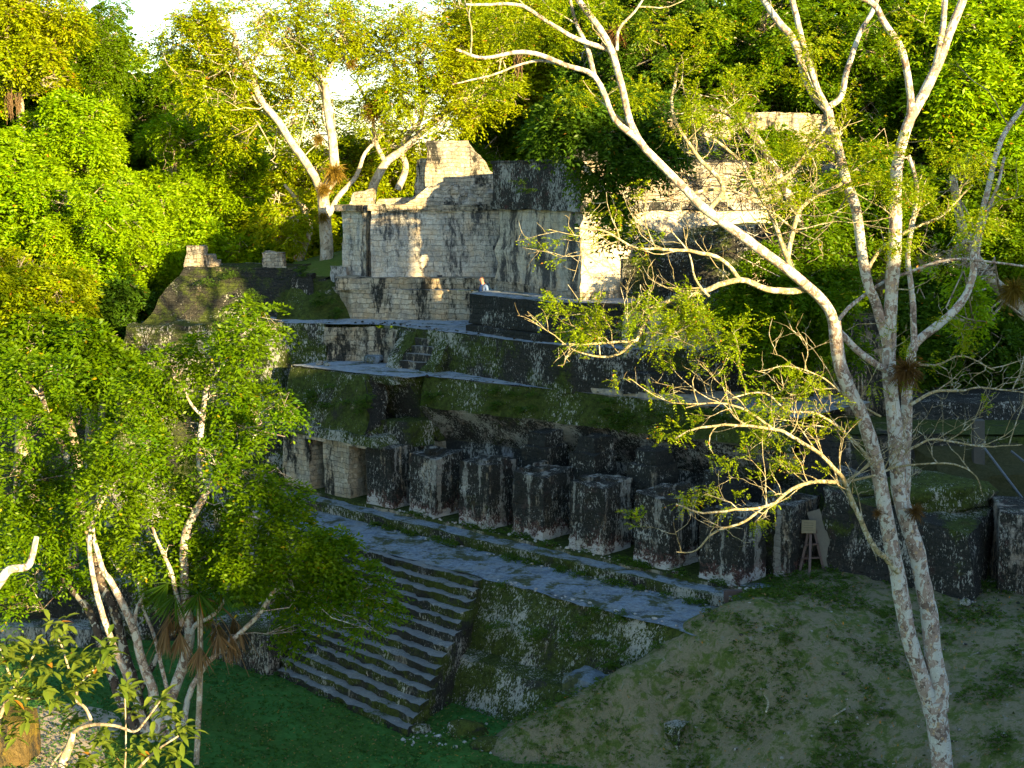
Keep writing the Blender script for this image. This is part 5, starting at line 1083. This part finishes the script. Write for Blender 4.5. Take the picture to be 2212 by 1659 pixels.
for k, (u, w_, top, r, lab) in enumerate([(18, -13, 18, 2.3, 'unseen leafy tree added behind the viewpoint to dapple the left tree')]):
    c = uw(u, w_); b_ = np.array([*c, PZ]); t_ = np.array([*c, top - r])
    cl = [(t_ + nrm(RNG.normal(0, 1, 3)) * np.array([r, r, r * .9]) * .75, (r * .42,) * 3, 170) for _ in range(13)]
    tree('shade_tree', lab, 'tree', b_, [([b_, b_ * .5 + t_ * .5 + (.3, 0, 0), t_], .3, .12)], cl, M['bark_tan'], M['leaf_mid'], None, 1, dict(length=.7, pairs=4, ll=.25, lw=.12), True, .08)  # added out of view for its dappled shade

# ================================================================= SMALL OBJECTS
def bar(mb, a, b, w=.05, d=.04):
    a = np.asarray(a, float); b = np.asarray(b, float); t = nrm(b - a); x = nrm(np.cross(t, [0.1, 1, .05])); y = np.cross(t, x)
    q = [(-w, -d), (w, -d), (w, d), (-w, d)]; lo = [a + x * i / 2 + y * j / 2 for i, j in q]; hi = [b + x * i / 2 + y * j / 2 for i, j in q]
    mb.hexa(lo, hi, 9, 0, bottom=True)
ez = G(1752, 1232, PB + .2)
e = empty('sign_easel', ez, 'dark wooden sawhorse easel holding a small tan sign against the last pier', 'easel')
tp = ez + (.02, .25, 1.25)
for dx, dy in ((-.32, 0), (.38, .1), (-.12, -.35), (.55, .5)):
    m = MB(); bar(m, ez + (dx, dy, 0), tp + (dx * .15, dy * .1, 0), .07, .05); m.build('leg', M['wood'], e)
for z, w in ((.35, .6), (.75, .4)):
    m = MB(); bar(m, ez + (-.36 + z * .2, 0, z), ez + (.36 - z * .2, .1, z), .05, .04); m.build('rail', M['wood'], e)
sg = tp + (-.12, -.22, .02); m = MB(); slab(m, [(sg[0] - .2, sg[1]), (sg[0] + .2, sg[1] - .03), (sg[0] + .2, sg[1]), (sg[0] - .2, sg[1] + .03)], sg[2] - .18, sg[2] + .2, cell=9, amp=0, bottom=True); sb = m.build('sign_board', M['sign'], e)
m = MB()
for k in range(4):
    zz_ = sg[2] + .13 - k * .07
    m.hexa([sg + (-.15, -.008, zz_ - sg[2] - .02), sg + (.13, -.034, zz_ - sg[2] - .02), sg + (.13, -.024, zz_ - sg[2] - .02), sg + (-.15, 0, zz_ - sg[2] - .02)], [sg + (-.15, -.008, zz_ - sg[2]), sg + (.13, -.034, zz_ - sg[2]), sg + (.13, -.024, zz_ - sg[2]), sg + (-.15, 0, zz_ - sg[2])], 9, 0)
m.build('faded_print', M['signdark'], sb)
p = G(1790, 1230, PB + .2); q = D(1758, 1112, 40.4)
m = MB(); bar(m, p + (.1, 0, 0), p + (-.42, .35, 1.65), .38, .04); set_props(m.build('plank', M['board']), 'long grey board leaning on the wall behind the sawhorse easel', 'plank')
p = G(1568, 1318, T0); m = MB(); bar(m, p, p + (0, 0, .55), .14, .14); bar(m, p + (0, 0, .5), p + (.45, 0, .5), .14, .12); set_props(m.build('wooden_post', M['wood']), 'short brown wooden post at the far right end of the lower terrace', 'post')
p = D(2115, 1005, 41.5); m = MB(); bar(m, p + (0, 0, -.5), D(2113, 907, 41.5), .32, .3); set_props(m.build('support_post', M['post']), 'thick grey square post propping the dark terrace at the right', 'post')
for k, (x0, y0_, x1, y1) in enumerate([(2122, 962, 2215, 1085), (2185, 975, 2240, 1020)]):
    m = MB(); m.tube([D(x0, y0_, 41), D(x1, y1, 39.5)], .035, 8); set_props(m.build('handrail_pipe', M['metal']), ['long blue-grey pipe slanting down from the grey post', 'short blue-grey pipe at the right edge above the long one'][k], 'pipe')
for k, (x, y0_, y1) in enumerate([(1854, 832, 930), (1862, 826, 932)]):
    m = MB(); m.tube([D(x, y1 - 20, 46), D(x, y0_ - 20, 46)], .03, 6); set_props(m.build('pole', M['bark_tan']), ['left of two thin upright poles behind the slanting left stem', 'right of two thin upright poles behind the slanting left stem'][k], 'pole', 'pair of thin poles')

# person
def person():
    bx, by = -1.05, 52.55; fz = 10.86
    e = empty('person', (bx, by, fz), 'person in blue checked shirt with pale backpack, head bowed, behind the platform', 'person')
    me = bpy.data.meshes.new('body')
    # faces left and slightly towards the camera
    V = {'pel': (0, 0, .93, .15, .12), 'bel': (0, 0, 1.1, .15, .11), 'che': (-.02, 0, 1.32, .17, .12), 'nk0': (-.03, 0, 1.47, .07, .07), 'nk': (-.07, 0, 1.54, .055, .055),
         'h1': (-.11, 0, 1.61, .085, .075), 'h2': (-.1, 0, 1.7, .09, .08), 'h3': (-.085, 0, 1.755, .06, .055),
         'sl': (-.02, -.19, 1.42, .06, .06), 'el': (-.02, -.25, 1.15, .045, .045), 'wl': (-.2, -.2, 1.02, .032, .032), 'hl': (-.27, -.17, 1.0, .035, .02),
         'sr': (-.02, .19, 1.42, .06, .06), 'er': (-.02, .25, 1.15, .045, .045), 'wr': (-.2, .2, 1.02, .032, .032), 'hr': (-.27, .17, 1.0, .035, .02),
         'kl': (-.03, -.1, .5, .065, .065), 'al': (0.02, -.1, .09, .045, .045), 'tl': (-.14, -.1, .04, .04, .03),
         'kr': (-.02, .1, .5, .065, .065), 'ar': (.06, .1, .09, .045, .045), 'tr': (-.1, .1, .04, .04, .03), 'hpl': (0, -.09, .86, .09, .09), 'hpr': (0, .09, .86, .09, .09)}
    E = [('pel', 'bel'), ('bel', 'che'), ('che', 'nk0'), ('nk0', 'nk'), ('nk', 'h1'), ('h1', 'h2'), ('h2', 'h3'), ('che', 'sl'), ('sl', 'el'), ('el', 'wl'), ('wl', 'hl'), ('che', 'sr'), ('sr', 'er'), ('er', 'wr'), ('wr', 'hr'),
         ('pel', 'hpl'), ('hpl', 'kl'), ('kl', 'al'), ('al', 'tl'), ('pel', 'hpr'), ('hpr', 'kr'), ('kr', 'ar'), ('ar', 'tr')]
    ks = list(V)
    verts = [V[k][:3] for k in ks]; edges = [(ks.index(a), ks.index(b)) for a, b in E]; rad = [V[k][3:] for k in ks]
    # fingers
    for hand, sy in (('hl', -1), ('hr', 1)):
        h = V[hand][:3]
        for j in range(4):
            a = len(verts); verts += [(h[0] - .03, h[1] + (j - 1.5) * .018, h[2] - .01), (h[0] - .07 + abs(j - 1.5) * .006, h[1] + (j - 1.5) * .02, h[2] - .03)]; rad += [(.009, .009), (.007, .007)]
            edges += [(ks.index(hand), a), (a, a + 1)]
        a = len(verts); verts += [(h[0] + .01, h[1] - sy * .04, h[2]), (h[0] - .03, h[1] - sy * .055, h[2] - .01)]; rad += [(.01, .01), (.008, .008)]; edges += [(ks.index('w' + hand[1]), a), (a, a + 1)]
    me.from_pydata(verts, edges, []); o = bpy.data.objects.new('body', me); COL.objects.link(o); o.parent = e
    md = o.modifiers.new('s', 'SKIN'); sub = o.modifiers.new('u', 'SUBSURF'); sub.levels = sub.render_levels = 2
    for k, r in enumerate(rad): me.skin_vertices[0].data[k].radius = r
    me.skin_vertices[0].data[0].use_root = True; me.materials.append(M['skin'])
    # apply so clothing can be cut from it
    dg = bpy.context.evaluated_depsgraph_get(); ev = o.evaluated_get(dg); em = bpy.data.meshes.new_from_object(ev)
    o.modifiers.clear(); o.data = em
    for pl_ in em.polygons: pl_.use_smooth = True
    co = np.empty(len(em.vertices) * 3); em.vertices.foreach_get('co', co); co = co.reshape(-1, 3); no = np.array([v.normal for v in em.vertices])
    # face: nose, brow, ears
    def sub_mesh(name, test, off, mat):
        keep = [f for f in em.polygons if all(test(co[i]) for i in f.vertices)]
        ids = sorted({i for f in keep for i in f.vertices}); mp = {v: k for k, v in enumerate(ids)}
        m = bpy.data.meshes.new(name); m.from_pydata([tuple(co[i] + no[i] * off) for i in ids], [], [[mp[i] for i in f.vertices] for f in keep]); m.materials.append(mat)
        for f in m.polygons: f.use_smooth = True
        b = bpy.data.objects.new(name, m); COL.objects.link(b); b.parent = e; return b
    sub_mesh('shirt', lambda p: .92 < p[2] < 1.5 and p[0] > -.16 and not (p[2] < 1.02 and abs(p[1]) > .17), .012, M['shirt'])
    sub_mesh('trousers', lambda p: .12 < p[2] < .99 and abs(p[1]) < .2 and p[0] > -.16, .01, M['trousers'])
    sub_mesh('hair', lambda p: p[2] > 1.665 + max(0, -(p[0] + .1)) * .9 , .008, M['hair'])
    fm = MB()
    for sy in (-1, 1):
        fm.tube([(-.1, sy * .07, 1.61), (-.1, sy * .085, 1.64), (-.1, sy * .083, 1.665), (-.1, sy * .07, 1.67)], [.008, .013, .014, .008], 6)
    fm.tube([(-.18, 0, 1.67), (-.205, 0, 1.635), (-.195, 0, 1.625)], [.01, .017, .01], 6)
    fo = fm.build('face', M['skin'], None, uv=False); fo.parent = e
    fm = MB(); 
    for sy in (-1, 1): fm.tube([(-.178, sy * .03 - .008, 1.668), (-.178, sy * .03 + .008, 1.668)], .006, 6)
    fm.tube([(-.18, -.02, 1.595), (-.184, .02, 1.595)], .005, 6); fo = fm.build('eyes', M['hair'], None, uv=False); fo.parent = e
    fm = MB(); fm.hexa([(.1, -.15, 1.0), (.3, -.13, 1.02), (.3, .13, 1.02), (.1, .15, 1.0)], [(.1, -.12, 1.5), (.22, -.1, 1.48), (.22, .1, 1.48), (.1, .12, 1.5)], .06, .03, 6, bottom=True)
    fo = fm.build('backpack', M['pack'], None, uv=False); fo.parent = e
    fm = MB()
    for sy in (-1, 1): fm.tube([(.12, sy * .1, 1.48), (-.02, sy * .11, 1.51), (-.15, sy * .11, 1.4), (-.15, sy * .12, 1.2), (.06, sy * .15, 1.08)], .018, 6)
    st_ = fm.build('strap', M['strap'], None, uv=False); st_.parent = fo
    e.rotation_euler = (0, 0, math.radians(38))
person()

#CAM
# ================================================================= LIGHT, CAMERA
se, sa = math.radians(SUN_EL), math.radians(SUN_AZ)
sd = np.array([math.sin(sa) * math.cos(se), -math.cos(sa) * math.cos(se), math.sin(se)])
w = bpy.data.worlds.new('World'); S.world = w; w.use_nodes = True; t = w.node_tree; t.nodes.clear()
sky = N(t, 'ShaderNodeTexSky'); sky.sky_type = 'NISHITA'; sky.sun_disc = False; sky.sun_elevation = se
sky.sun_rotation = math.atan2(sd[0], sd[1])
sky.air_density = 1.2; sky.dust_density = .4; sky.ozone_density = 2.3
bg = N(t, 'ShaderNodeBackground'); bg.inputs[1].default_value = .085; t.links.new(sky.outputs[0], bg.inputs[0])
wo = N(t, 'ShaderNodeOutputWorld'); t.links.new(bg.outputs[0], wo.inputs[0])
ld = bpy.data.lights.new('sun', 'SUN'); ld.energy = 5; ld.angle = math.radians(.5); ld.color = (1, .73, .34)
lo_ = bpy.data.objects.new('sun', ld); COL.objects.link(lo_); lo_.rotation_euler = Vector(sd).to_track_quat('Z', 'Y').to_euler()
cd = bpy.data.cameras.new('camera'); co_ = bpy.data.objects.new('camera', cd); COL.objects.link(co_)
cd.sensor_width = 36; cd.lens = 36 * F / 2212; cd.clip_end = 3000; cd.clip_start = .2
co_.location = CAM; co_.rotation_euler = (math.pi / 2 - PITCH, 0, 0); S.camera = co_
S.view_settings.view_transform = 'Standard'; S.view_settings.look = 'None'; S.view_settings.exposure = 2.65; S.view_settings.gamma = 1
